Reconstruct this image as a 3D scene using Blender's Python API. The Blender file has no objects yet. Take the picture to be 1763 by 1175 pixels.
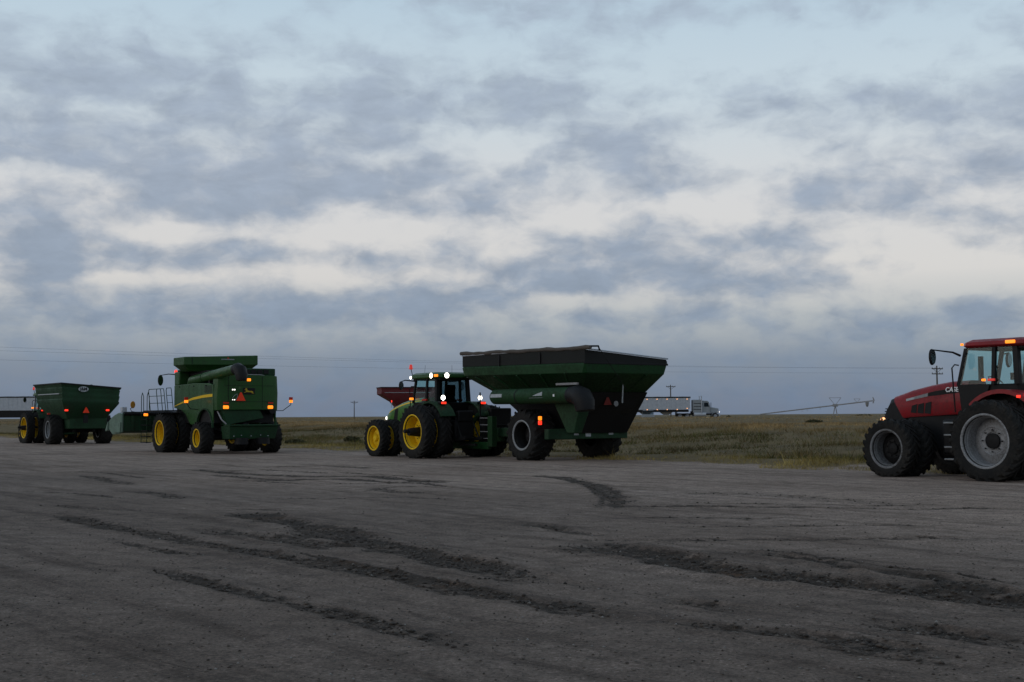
import bpy, math, random
import numpy as np
from mathutils import Vector, Matrix, Euler

random.seed(7)
rng = np.random.default_rng(11)
scene = bpy.context.scene
COL = scene.collection
RAD = math.radians

# ------------------------------------------------------------------ camera
cam_data = bpy.data.cameras.new("camera")
cam_data.sensor_width = 36.0
cam_data.lens = 2200.0 / 1763.0 * 36.0
cam_data.clip_start = 0.1
cam_data.clip_end = 9000.0
camera = bpy.data.objects.new("camera", cam_data)
COL.objects.link(camera)
camera.matrix_world = (Matrix.Translation((0, 0, 1.6)) @ Matrix.Rotation(math.pi / 2 + RAD(3.34), 4, 'X')
                       @ Matrix.Rotation(RAD(-0.33), 4, 'Z'))
scene.camera = camera
scene.view_settings.view_transform = 'Standard'
scene.view_settings.look = 'None'
scene.view_settings.exposure = 0.0
scene.view_settings.gamma = 1.0
scene.view_settings.use_curve_mapping = False
scene.cycles.use_denoising = True
scene.cycles.max_bounces = 6
scene.cycles.transparent_max_bounces = 12
scene.cycles.sample_clamp_indirect = 4.0

SUN_AZ = -112.0     # degrees clockwise from +Y (seen from above)
SUN_EL = 9.0

# ------------------------------------------------------------------ sky
world = bpy.data.worlds.new("World")
scene.world = world
world.use_nodes = True
world.cycles.sampling_method = 'MANUAL'
world.cycles.sample_map_resolution = 256
wn, wl = world.node_tree.nodes, world.node_tree.links
wn.clear()

def wnode(t, **kw):
    n = wn.new(t)
    for k, v in kw.items():
        setattr(n, k, v)
    return n
def wmath(op, a, b=None, clamp=False):
    n = wnode('ShaderNodeMath', operation=op, use_clamp=clamp)
    for i, v in enumerate((a, b)):
        if v is None: continue
        if isinstance(v, (int, float)): n.inputs[i].default_value = v
        else: wl.new(v, n.inputs[i])
    return n.outputs[0]
def wvec(op, a, b=None):
    n = wnode('ShaderNodeVectorMath', operation=op)
    for i, v in enumerate((a, b)):
        if v is None: continue
        if isinstance(v, (tuple, list)): n.inputs[i].default_value = v
        else: wl.new(v, n.inputs[i])
    return n
def wnoise(vec, scale, detail=5, rough=.55):
    n = wnode('ShaderNodeTexNoise')
    n.inputs['Scale'].default_value = scale; n.inputs['Detail'].default_value = detail
    n.inputs['Roughness'].default_value = rough
    wl.new(vec, n.inputs['Vector'])
    return n
def wramp(fac, stops, smooth=True):
    n = wnode('ShaderNodeValToRGB')
    n.color_ramp.interpolation = 'EASE' if smooth else 'LINEAR'
    e = n.color_ramp.elements
    while len(e) < len(stops): e.new(0.5)
    for el, (p, c) in zip(e, stops):
        el.position = p; el.color = (*c, 1)
    wl.new(fac, n.inputs[0])
    return n.outputs[0]
def wmix(f, a, b):
    n = wnode('ShaderNodeMix', data_type='RGBA')
    for i, v in ((0, f), (6, a), (7, b)):
        if isinstance(v, (int, float)): n.inputs[i].default_value = v
        elif isinstance(v, tuple): n.inputs[i].default_value = v
        else: wl.new(v, n.inputs[i])
    return n.outputs[2]

tc = wnode('ShaderNodeTexCoord')
direction = wvec('NORMALIZE', tc.outputs['Generated']).outputs[0]
sep = wnode('ShaderNodeSeparateXYZ'); wl.new(direction, sep.inputs[0])
dx, dy, dz = sep.outputs
elev = wmath('MULTIPLY', wmath('ARCSINE', dz), 180 / math.pi)          # degrees
azim = wmath('MULTIPLY', wmath('ARCTAN2', dx, dy), 180 / math.pi)
# cloud deck coordinates: the direction cut with a plane overhead
den = wmath('ADD', wmath('MAXIMUM', dz, 0.0), 0.10)
cmb = wnode('ShaderNodeCombineXYZ')
wl.new(wmath('DIVIDE', dx, den), cmb.inputs[0]); wl.new(wmath('DIVIDE', dy, den), cmb.inputs[1])
deck = cmb.outputs[0]
ae = wnode('ShaderNodeCombineXYZ'); wl.new(azim, ae.inputs[0]); wl.new(elev, ae.inputs[1])
sky_ae = ae.outputs[0]
# wisps: displace the azimuth/elevation coordinates with stretched noise
wsc = wvec('MULTIPLY', sky_ae, (0.28, 0.50, 1.0)).outputs[0]
warp_n = wnoise(wsc, 1.0, 4, .55)
warp = wvec('MULTIPLY', wvec('SUBTRACT', warp_n.outputs['Color'], (.5, .5, .5)).outputs[0], (2.2, .95, 0)).outputs[0]
w_ae = wvec('ADD', sky_ae, warp).outputs[0]
# individual cloud banks and clear gaps (azimuth, elevation, half sizes in degrees, weight)
BANKS = [
    (250, 165, 300, 75, .75), (120, 235, 220, 60, .45), (650, 165, 110, 62, .75), (905, 172, 140, 42, .95),
    (560, 215, 220, 45, .5), (410, 345, 200, 48, .95), (120, 440, 190, 60, .95), (390, 440, 120, 30, .9),
    (90, 290, 150, 42, .55), (620, 320, 200, 34, .6), (760, 365, 130, 20, .5), (1090, 285, 130, 62, .75),
    (980, 30, 260, 60, .45), (1320, 200, 70, 48, .6), (1490, 196, 60, 18, .5), (1600, 232, 70, 36, .8),
    (1740, 220, 70, 50, .8), (1460, 345, 120, 36, .7), (1660, 330, 70, 34, .75), (1640, 398, 60, 22, .65),
    (1640, 440, 50, 18, .55), (1110, 415, 150, 50, .75), (950, 470, 150, 40, .8), (1330, 430, 60, 40, .55),
    (1350, 495, 150, 34, .75), (650, 450, 70, 34, .7), (800, 515, 150, 40, .6), (1120, 545, 160, 28, .65),
    (300, 540, 420, 40, .8), (1620, 560, 240, 34, .7), (600, 520, 200, 36, .5), (1500, 465, 50, 14, .4),
    (640, 390, 150, 42, -.8), (260, 482, 130, 14, -.9), (850, 250, 120, 34, -.7), (520, 130, 160, 26, -.6),
    (1200, 370, 140, 40, -.7), (1560, 470, 170, 60, -.7), (990, 380, 110, 34, -.7), (240, 215, 120, 22, -.5),
    (70, 320, 110, 18, -.6), (300, 405, 170, 16, -.7), (1280, 270, 110, 50, -.7), (560, 470, 150, 22, -.6),
    (1200, 110, 200, 60, -.6), (1500, 110, 240, 60, -.5), (300, 30, 300, 50, -.7), (1680, 500, 110, 30, -.6),
    (1000, 520, 110, 18, -.6), (880, 440, 60, 14, -.4), (760, 75, 200, 40, -.5), (520, 265, 420, 50, .40), (350, 300, 260, 40, .35), (760, 330, 180, 50, .35), (1000, 230, 140, 40, .4),
    (1190, 480, 120, 40, .5), (760, 440, 60, 30, .4), (1010, 490, 90, 24, .4), (1700, 290, 90, 30, .3), (1400, 250, 90, 30, .25)]
total = None
for (bx, by, brx, bry, bw) in BANKS:
    c = ((bx - 881) / 2200 * 57.3, (716 - by) / 2200 * 57.3, 0)
    s = (1 / (brx / 2200 * 57.3), 1 / (bry / 2200 * 57.3), 0)
    q = wvec('MULTIPLY', wvec('SUBTRACT', w_ae, c).outputs[0], s).outputs[0]
    d2 = wnode('ShaderNodeVectorMath', operation='DOT_PRODUCT')
    wl.new(q, d2.inputs[0]); wl.new(q, d2.inputs[1])
    g = wmath('POWER', 0.25, wmath('POWER', d2.outputs['Value'], 1.4))
    g = wmath('MULTIPLY', g, bw)
    total = g if total is None else wmath('ADD', total, g)
n_deck = wnoise(wvec('MULTIPLY', deck, (.55, .75, 1)).outputs[0], 1.0, 4, .55).outputs['Fac']
n_fine = wnoise(wvec('MULTIPLY', w_ae, (.42, .72, 1)).outputs[0], 1.0, 5, .55).outputs['Fac']
cover = wmath('ADD', wmath('MULTIPLY', wmath('SUBTRACT', n_deck, .5), .30), wmath('MULTIPLY', wmath('SUBTRACT', n_fine, .5), 2.1))
cover = wmath('ADD', cover, wmath('MULTIPLY', total, .66))
mr = wnode('ShaderNodeMapRange', interpolation_type='SMOOTHSTEP')
mr.inputs['From Min'].default_value = -.41; mr.inputs['From Max'].default_value = .72
wl.new(cover, mr.inputs['Value'])
cloud_mask = mr.outputs[0]
def E_(deg): return (deg + 5) / 95
eln = wmath('DIVIDE', wmath('ADD', elev, 5), 95, clamp=True)
clear = wramp(eln, [(E_(-5), (.17, .21, .28)), (E_(.3), (.185, .235, .33)), (E_(2.4), (.235, .29, .385)), (E_(4.2), (.50, .53, .56)),
                    (E_(6.2), (.765, .74, .725)), (E_(9.5), (.765, .76, .765)), (E_(14), (.66, .76, .83)), (E_(18.5), (.55, .70, .82)),
                    (E_(40), (.33, .47, .62)), (E_(90), (.28, .40, .54))], False)
cloud_col = wramp(eln, [(E_(-5), (.16, .20, .28)), (E_(1), (.165, .225, .32)), (E_(3), (.225, .285, .372)), (E_(6), (.29, .35, .437)),
                        (E_(11), (.345, .405, .495)), (E_(18), (.39, .47, .57)), (E_(40), (.32, .38, .46)), (E_(90), (.26, .31, .38))], False)
nish = wnode('ShaderNodeTexSky', sky_type='NISHITA', sun_disc=False, sun_elevation=RAD(4.0), sun_rotation=RAD(SUN_AZ),
             altitude=900, air_density=1.0, dust_density=2.0, ozone_density=1.5)
nish_dim = wvec('MULTIPLY', nish.outputs[0], (.11, .11, .11)).outputs[0]
clear2 = wmix(.16, clear, nish_dim)
shade = wmath('ADD', .80, wmath('MULTIPLY', wnoise(wvec('MULTIPLY', w_ae, (.5, 1.3, 1)).outputs[0], 1.0, 4, .6).outputs['Fac'], .40))
cloud_shaded = wvec('SCALE', cloud_col); wl.new(shade, cloud_shaded.inputs['Scale'])
sky_col = wmix(cloud_mask, clear2, cloud_shaded.outputs[0])
bg = wnode('ShaderNodeBackground'); bg.inputs['Strength'].default_value = 1.0
wl.new(sky_col, bg.inputs['Color'])
wo = wnode('ShaderNodeOutputWorld'); wl.new(bg.outputs[0], wo.inputs[0])

# ------------------------------------------------------------------ the last light behind the cloud, low on the left
sun_data = bpy.data.lights.new("sun", 'SUN')
sun_data.energy = 0.5
sun_data.angle = RAD(50)
sun_data.color = (1.0, .93, .86)
sun = bpy.data.objects.new("sun", sun_data)
COL.objects.link(sun)
sd = Vector((math.sin(RAD(SUN_AZ)) * math.cos(RAD(SUN_EL)), math.cos(RAD(SUN_AZ)) * math.cos(RAD(SUN_EL)), math.sin(RAD(SUN_EL))))
sun.rotation_euler = sd.to_track_quat('Z', 'Y').to_euler()

# ------------------------------------------------------------------ mesh helpers
class MB:
    def __init__(s): s.v = []; s.f = []
    def add(s, vs, fs):
        o = len(s.v); s.v += [tuple(map(float, p)) for p in vs]; s.f += [tuple(i + o for i in f) for f in fs]; return s
    def hexa(s, p):
        return s.add(p, [(3, 2, 1, 0), (4, 5, 6, 7), (0, 1, 5, 4), (1, 2, 6, 5), (2, 3, 7, 6), (3, 0, 4, 7)])
    def box(s, x0, x1, y0, y1, z0, z1):
        return s.hexa([(x0, y0, z0), (x1, y0, z0), (x1, y1, z0), (x0, y1, z0), (x0, y0, z1), (x1, y0, z1), (x1, y1, z1), (x0, y1, z1)])
    def prism(s, poly, a, b, axis='y'):
        n = len(poly)
        def P(u, v, w): return {'y': (u, w, v), 'x': (w, u, v), 'z': (u, v, w)}[axis]
        vs = [P(u, v, a) for u, v in poly] + [P(u, v, b) for u, v in poly]
        fs = [tuple(range(n))[::-1], tuple(range(n, 2 * n))] + [(i, (i + 1) % n, n + (i + 1) % n, n + i) for i in range(n)]
        return s.add(vs, fs)
    def loft(s, rings, cap=True, closed=True):
        n = len(rings[0]); vs = [p for r in rings for p in r]; fs = []
        for k in range(len(rings) - 1):
            for i in range(n if closed else n - 1):
                j = (i + 1) % n
                fs.append((k * n + i, k * n + j, (k + 1) * n + j, (k + 1) * n + i))
        if cap and closed:
            fs.append(tuple(range(n))[::-1]); fs.append(tuple(range((len(rings) - 1) * n, len(rings) * n)))
        return s.add(vs, fs)
    def tube(s, pts, r, n=8, cap=True):
        pts = [Vector(p) for p in pts]
        rs = r if isinstance(r, (list, tuple)) else [r] * len(pts)
        t0 = (pts[1] - pts[0]).normalized()
        up = Vector((0, 0, 1)) if abs(t0.z) < .9 else Vector((1, 0, 0))
        u = t0.cross(up).normalized(); rings = []
        for i, p in enumerate(pts):
            t = (pts[min(i + 1, len(pts) - 1)] - pts[max(i - 1, 0)]).normalized()
            u = (u - t * u.dot(t)).normalized(); w = t.cross(u)
            rings.append([p + (u * math.cos(2 * math.pi * k / n) + w * math.sin(2 * math.pi * k / n)) * rs[i] for k in range(n)])
        return s.loft(rings, cap)
    def lathe(s, prof, n=32, c=(0, 0, 0), axis='y', cap=False):
        rings = []
        for r, a in prof:
            ring = []
            for k in range(n):
                t = 2 * math.pi * k / n; p, q = r * math.cos(t), r * math.sin(t)
                ring.append({'y': (c[0] + p, c[1] + a, c[2] + q), 'z': (c[0] + p, c[1] + q, c[2] + a), 'x': (c[0] + a, c[1] + p, c[2] + q)}[axis])
            rings.append(ring)
        return s.loft(rings, cap)
    def plate(s, pts, t):
        """polygon in 3-D thickened by t along its normal"""
        P = [Vector(p) for p in pts]; nrm = Vector((0, 0, 0))
        for i in range(len(P)): nrm += P[i].cross(P[(i + 1) % len(P)])
        nrm.normalize(); n = len(P)
        vs = [p - nrm * t / 2 for p in P] + [p + nrm * t / 2 for p in P]
        return s.add(vs, [tuple(range(n))[::-1], tuple(range(n, 2 * n))] + [(i, (i + 1) % n, n + (i + 1) % n, n + i) for i in range(n)])
    def mesh(s, name, smooth=38):
        me = bpy.data.meshes.new(name); me.from_pydata(s.v, [], s.f); me.update()
        if smooth:
            me.polygons.foreach_set('use_smooth', [True] * len(me.polygons))
            me.set_sharp_from_angle(angle=RAD(smooth))
        return me
    def build(s, name, mat, parent=None, bevel=0, smooth=38, loc=None):
        o = bpy.data.objects.new(name, s.mesh(name, smooth)); COL.objects.link(o)
        o.data.materials.append(mat)
        if parent: o.parent = parent
        if loc: o.location = loc
        if bevel:
            m = o.modifiers.new('bevel', 'BEVEL'); m.width = bevel; m.segments = 2; m.limit_method = 'ANGLE'; m.angle_limit = RAD(35)
        return o

def thing(name, label, cat, loc=(0, 0, 0), rz=0, group=None):
    o = bpy.data.objects.new(name, None); COL.objects.link(o)
    o.empty_display_size = .3; o.location = loc; o.rotation_euler = (0, 0, RAD(rz))
    o['label'] = label; o['category'] = cat
    if group: o['group'] = group
    return o
def tag(o, label=None, cat=None, group=None, kind=None):
    if label: o['label'] = label
    if cat: o['category'] = cat
    if group: o['group'] = group
    if kind: o['kind'] = kind
    return o
def link_mesh(name, me, mat, parent, loc=(0, 0, 0), rot=(0, 0, 0)):
    o = bpy.data.objects.new(name, me); COL.objects.link(o); o.parent = parent; o.location = loc; o.rotation_euler = rot
    if mat and not me.materials: me.materials.append(mat)
    return o

# ------------------------------------------------------------------ materials
def new_mat(name):
    m = bpy.data.materials.new(name); m.use_nodes = True
    nt = m.node_tree; return m, nt, nt.nodes['Principled BSDF']
def nnode(nt, t, **kw):
    n = nt.nodes.new(t)
    for k, v in kw.items(): setattr(n, k, v)
    return n
def paint(name, col, rough=.4, dirt=.35, dust=(.075, .066, .055), scale=2.2, metal=0, coat=0, spec=.22):
    """weathered paint: base colour broken up by dust film and small scuffs"""
    m, nt, b = new_mat(name)
    geo = nnode(nt, 'ShaderNodeTexCoord')
    n1 = nnode(nt, 'ShaderNodeTexNoise'); n1.inputs['Scale'].default_value = scale; n1.inputs['Detail'].default_value = 7; n1.inputs['Roughness'].default_value = .62
    n2 = nnode(nt, 'ShaderNodeTexNoise'); n2.inputs['Scale'].default_value = scale * 9; n2.inputs['Detail'].default_value = 4
    nt.links.new(geo.outputs['Object'], n1.inputs['Vector']); nt.links.new(geo.outputs['Object'], n2.inputs['Vector'])
    ml = nnode(nt, 'ShaderNodeMath', operation='MULTIPLY'); nt.links.new(n1.outputs['Fac'], ml.inputs[0]); nt.links.new(n2.outputs['Fac'], ml.inputs[1])
    mp = nnode(nt, 'ShaderNodeMapRange'); mp.inputs['From Min'].default_value = .16; mp.inputs['From Max'].default_value = .42; mp.inputs['To Max'].default_value = dirt * 1.6
    nt.links.new(ml.outputs[0], mp.inputs['Value'])
    mx = nnode(nt, 'ShaderNodeMix', data_type='RGBA'); mx.inputs[6].default_value = (*col, 1); mx.inputs[7].default_value = (*dust, 1)
    nt.links.new(mp.outputs[0], mx.inputs[0]); nt.links.new(mx.outputs[2], b.inputs['Base Color'])
    mr_ = nnode(nt, 'ShaderNodeMapRange'); mr_.inputs['From Min'].default_value = 0; mr_.inputs['From Max'].default_value = .6
    mr_.inputs['To Min'].default_value = rough; mr_.inputs['To Max'].default_value = min(1, rough + .4)
    nt.links.new(mp.outputs[0], mr_.inputs['Value']); nt.links.new(mr_.outputs[0], b.inputs['Roughness'])
    b.inputs['Metallic'].default_value = metal; b.inputs['Coat Weight'].default_value = coat
    b.inputs['Specular IOR Level'].default_value = spec
    return m
def emit(name, col, strength):
    m, nt, b = new_mat(name)
    b.inputs['Base Color'].default_value = (*[c * .6 for c in col], 1); b.inputs['Roughness'].default_value = .25
    b.inputs['Emission Color'].default_value = (*col, 1); b.inputs['Emission Strength'].default_value = strength
    return m
def glass_mat(name, tint=(.84, .95, .94)):
    m = bpy.data.materials.new(name); m.use_nodes = True; nt = m.node_tree; nt.nodes.clear()
    out = nnode(nt, 'ShaderNodeOutputMaterial'); tr = nnode(nt, 'ShaderNodeBsdfTransparent'); gl = nnode(nt, 'ShaderNodeBsdfGlossy')
    tr.inputs[0].default_value = (*tint, 1); gl.inputs['Roughness'].default_value = .06; gl.inputs[0].default_value = (.8, .8, .8, 1)
    lw = nnode(nt, 'ShaderNodeLayerWeight'); lw.inputs[0].default_value = .5; mx = nnode(nt, 'ShaderNodeMixShader')
    pw = nnode(nt, 'ShaderNodeMath', operation='POWER'); pw.inputs[1].default_value = 4.0; nt.links.new(lw.outputs['Facing'], pw.inputs[0])
    ad = nnode(nt, 'ShaderNodeMath', operation='MULTIPLY_ADD'); ad.inputs[1].default_value = .6; ad.inputs[2].default_value = .02; nt.links.new(pw.outputs[0], ad.inputs[0])
    nt.links.new(ad.outputs[0], mx.inputs[0]); nt.links.new(tr.outputs[0], mx.inputs[1]); nt.links.new(gl.outputs[0], mx.inputs[2]); nt.links.new(mx.outputs[0], out.inputs[0])
    return m

M = {}
M['green'] = paint('green_paint', (.017, .076, .013), .38, .34, dust=(.030, .036, .022), scale=1.4, coat=.10)
M['hood_green'] = paint('hood_green_paint', (.042, .150, .020), .36, .2, dust=(.05, .06, .03), coat=.2)
M['green_dull'] = paint('dull_green_paint', (.010, .046, .017), .55, .45, dust=(.026, .030, .022), scale=1.3)
M['cart_green'] = paint('cart_green_paint', (.006, .043, .010), .55, .42, dust=(.022, .027, .018), scale=1.1)
M['pale_green'] = paint('skylit_green_paint', (.13, .20, .155), .6, .3)  # header ends: green lightened to stand for the skylight they face
M['yellow'] = paint('yellow_paint', (.80, .50, .004), .45, .14)
M['red'] = paint('red_paint', (.25, .007, .013), .38, .34, dust=(.055, .028, .026), scale=1.6, coat=.12)
M['cart_red'] = paint('dark_red_paint', (.11, .008, .012), .5, .2)
M['silver'] = paint('silver_rim_paint', (.27, .275, .285), .45, .5, dust=(.10, .09, .085), scale=3, metal=.1)
M['silver_dark'] = paint('darker_silver_rim_paint', (.17, .172, .178), .5, .6, dust=(.06, .055, .05), scale=3)  # darker silver, for the front rims
M['grey_rim'] = paint('grey_rim_paint', (.27, .28, .29), .5, .35)
M['dark'] = paint('black_steel', (.008, .008, .009), .55, .25, dust=(.02, .018, .016))
M['black'] = paint('black_plastic', (.006, .006, .007), .5, .2, dust=(.014, .013, .012))
M['rubber'] = paint('tyre_rubber', (.010, .010, .010), .85, .5, dust=(.036, .032, .028), scale=2, spec=.2)
M['ext'] = paint('dark_extension_panel', (.012, .013, .012), .75, .4, dust=(.026, .026, .024), spec=.25)
M['tarp'] = paint('brown_rolled_tarp', (.10, .085, .075), .85, .4)
M['black_tarp'] = paint('black_tarp', (.015, .015, .017), .7, .2, dust=(.03, .03, .03))
M['alu'] = paint('dull_aluminium', (.46, .48, .52), .55, .25, dust=(.25, .25, .26), metal=.25)
M['white'] = paint('white_paint', (.27, .29, .31), .4, .3, dust=(.15, .15, .15))
M['galv'] = paint('galvanised_pipe', (.30, .30, .31), .55, .3, dust=(.14, .10, .08))
M['wood'] = paint('weathered_pole_wood', (.085, .070, .058), .9, .5, dust=(.14, .13, .12), scale=5)
M['cable'] = paint('power_cable', (.03, .03, .035), .6, .1)
M['seat'] = paint('seat_fabric', (.025, .022, .02), .9, .2)
M['glass'] = glass_mat('tinted_glass')
M['glass_dark'] = glass_mat('dark_tinted_glass', (.42, .48, .50))  # darker tint than the other panes
M['mirror'] = paint('mirror_glass', (.35, .37, .40), .08, .05, metal=1.0)
M['lamp_white'] = emit('white_work_lamp', (1, .95, .84), 5)
M['lamp_head'] = emit('white_head_lamp', (1, .95, .88), 1.8)
M['lamp_amber'] = emit('amber_lamp', (1, .24, .012), 1.6)
M['lamp_red'] = emit('red_lamp', (1, .035, .015), 1.5)
M['lamp_orange'] = emit('orange_marker_lamp', (1, .46, .20), 1.8)
M['lamp_dimred'] = emit('dim_red_beacon', (1, .05, .03), .3)
M['reflector'] = paint('red_reflector', (.55, .028, .012), .35, .1)
M['smv'] = paint('orange_red_sign', (.95, .055, .015), .5, .05, dust=(.5, .05, .02))
M['smv_dull'] = paint('faded_red_sign', (.16, .012, .008), .6, .3)
M['amber_reflector'] = paint('amber_reflector', (.42, .19, .02), .4, .2)
M['decal'] = paint('white_decal', (.42, .44, .46), .5, .3)
M['decal_grey'] = paint('grey_decal', (.26, .26, .27), .5, .3)
M['decal_white'] = paint('bright_white_lettering', (.80, .80, .80), .5, .05, dust=(.5, .5, .5))
M['gold'] = paint('gold_emblem', (.45, .30, .015), .5, .2)

# ------------------------------------------------------------------ terrain
U = np.array([math.cos(RAD(126)), math.sin(RAD(126))])      # along the lot edge
NRM = np.array([math.sin(RAD(126)), -math.cos(RAD(126))])    # away from the lot
EDGE = 29.9

_tab = rng.random((256, 256))
def vnoise(x, y):
    x = np.asarray(x, float); y = np.asarray(y, float)
    xi = np.floor(x).astype(int); yi = np.floor(y).astype(int); fx = x - xi; fy = y - yi
    fx = fx * fx * (3 - 2 * fx); fy = fy * fy * (3 - 2 * fy)
    a = _tab[xi % 256, yi % 256]; b = _tab[(xi + 1) % 256, yi % 256]; c = _tab[xi % 256, (yi + 1) % 256]; d = _tab[(xi + 1) % 256, (yi + 1) % 256]
    return a + (b - a) * fx + (c - a) * fy + (a - b - c + d) * fx * fy
def fbm(x, y, o=4, g=.5):
    s = 0; a = 1; t = 0
    for k in range(o):
        s = s + a * vnoise(x * 2 ** k + 17.3 * k, y * 2 ** k + 5.1 * k); t += a; a *= g
    return s / t
def smooth(t): t = np.clip(t, 0, 1); return t * t * (3 - 2 * t)
def edge_dist(x, y):
    return x * NRM[0] + y * NRM[1] - EDGE
def bank(x, y):
    """height of the land: flat yard, then the grassy bank up to the level of the fields"""
    d = edge_dist(x, y) + (fbm(x * .05 + 3, y * .05, 2) - .5) * 3.0
    h = 0.10 * smooth((d + .5) / 2.5) - .10 * smooth((d - 2) / 4) + 1.02 * smooth((d - 3.5) / 19) + .36 * smooth((d - 18) / 45)
    h = h - .50 * smooth((d - 55) / 40) - .30 * smooth((d - 200) / 700)
    h = h + np.where(d > 0, (fbm(x * .22, y * .22, 3) - .5) * .28 * smooth(d / 6), 0)
    return h

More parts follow.
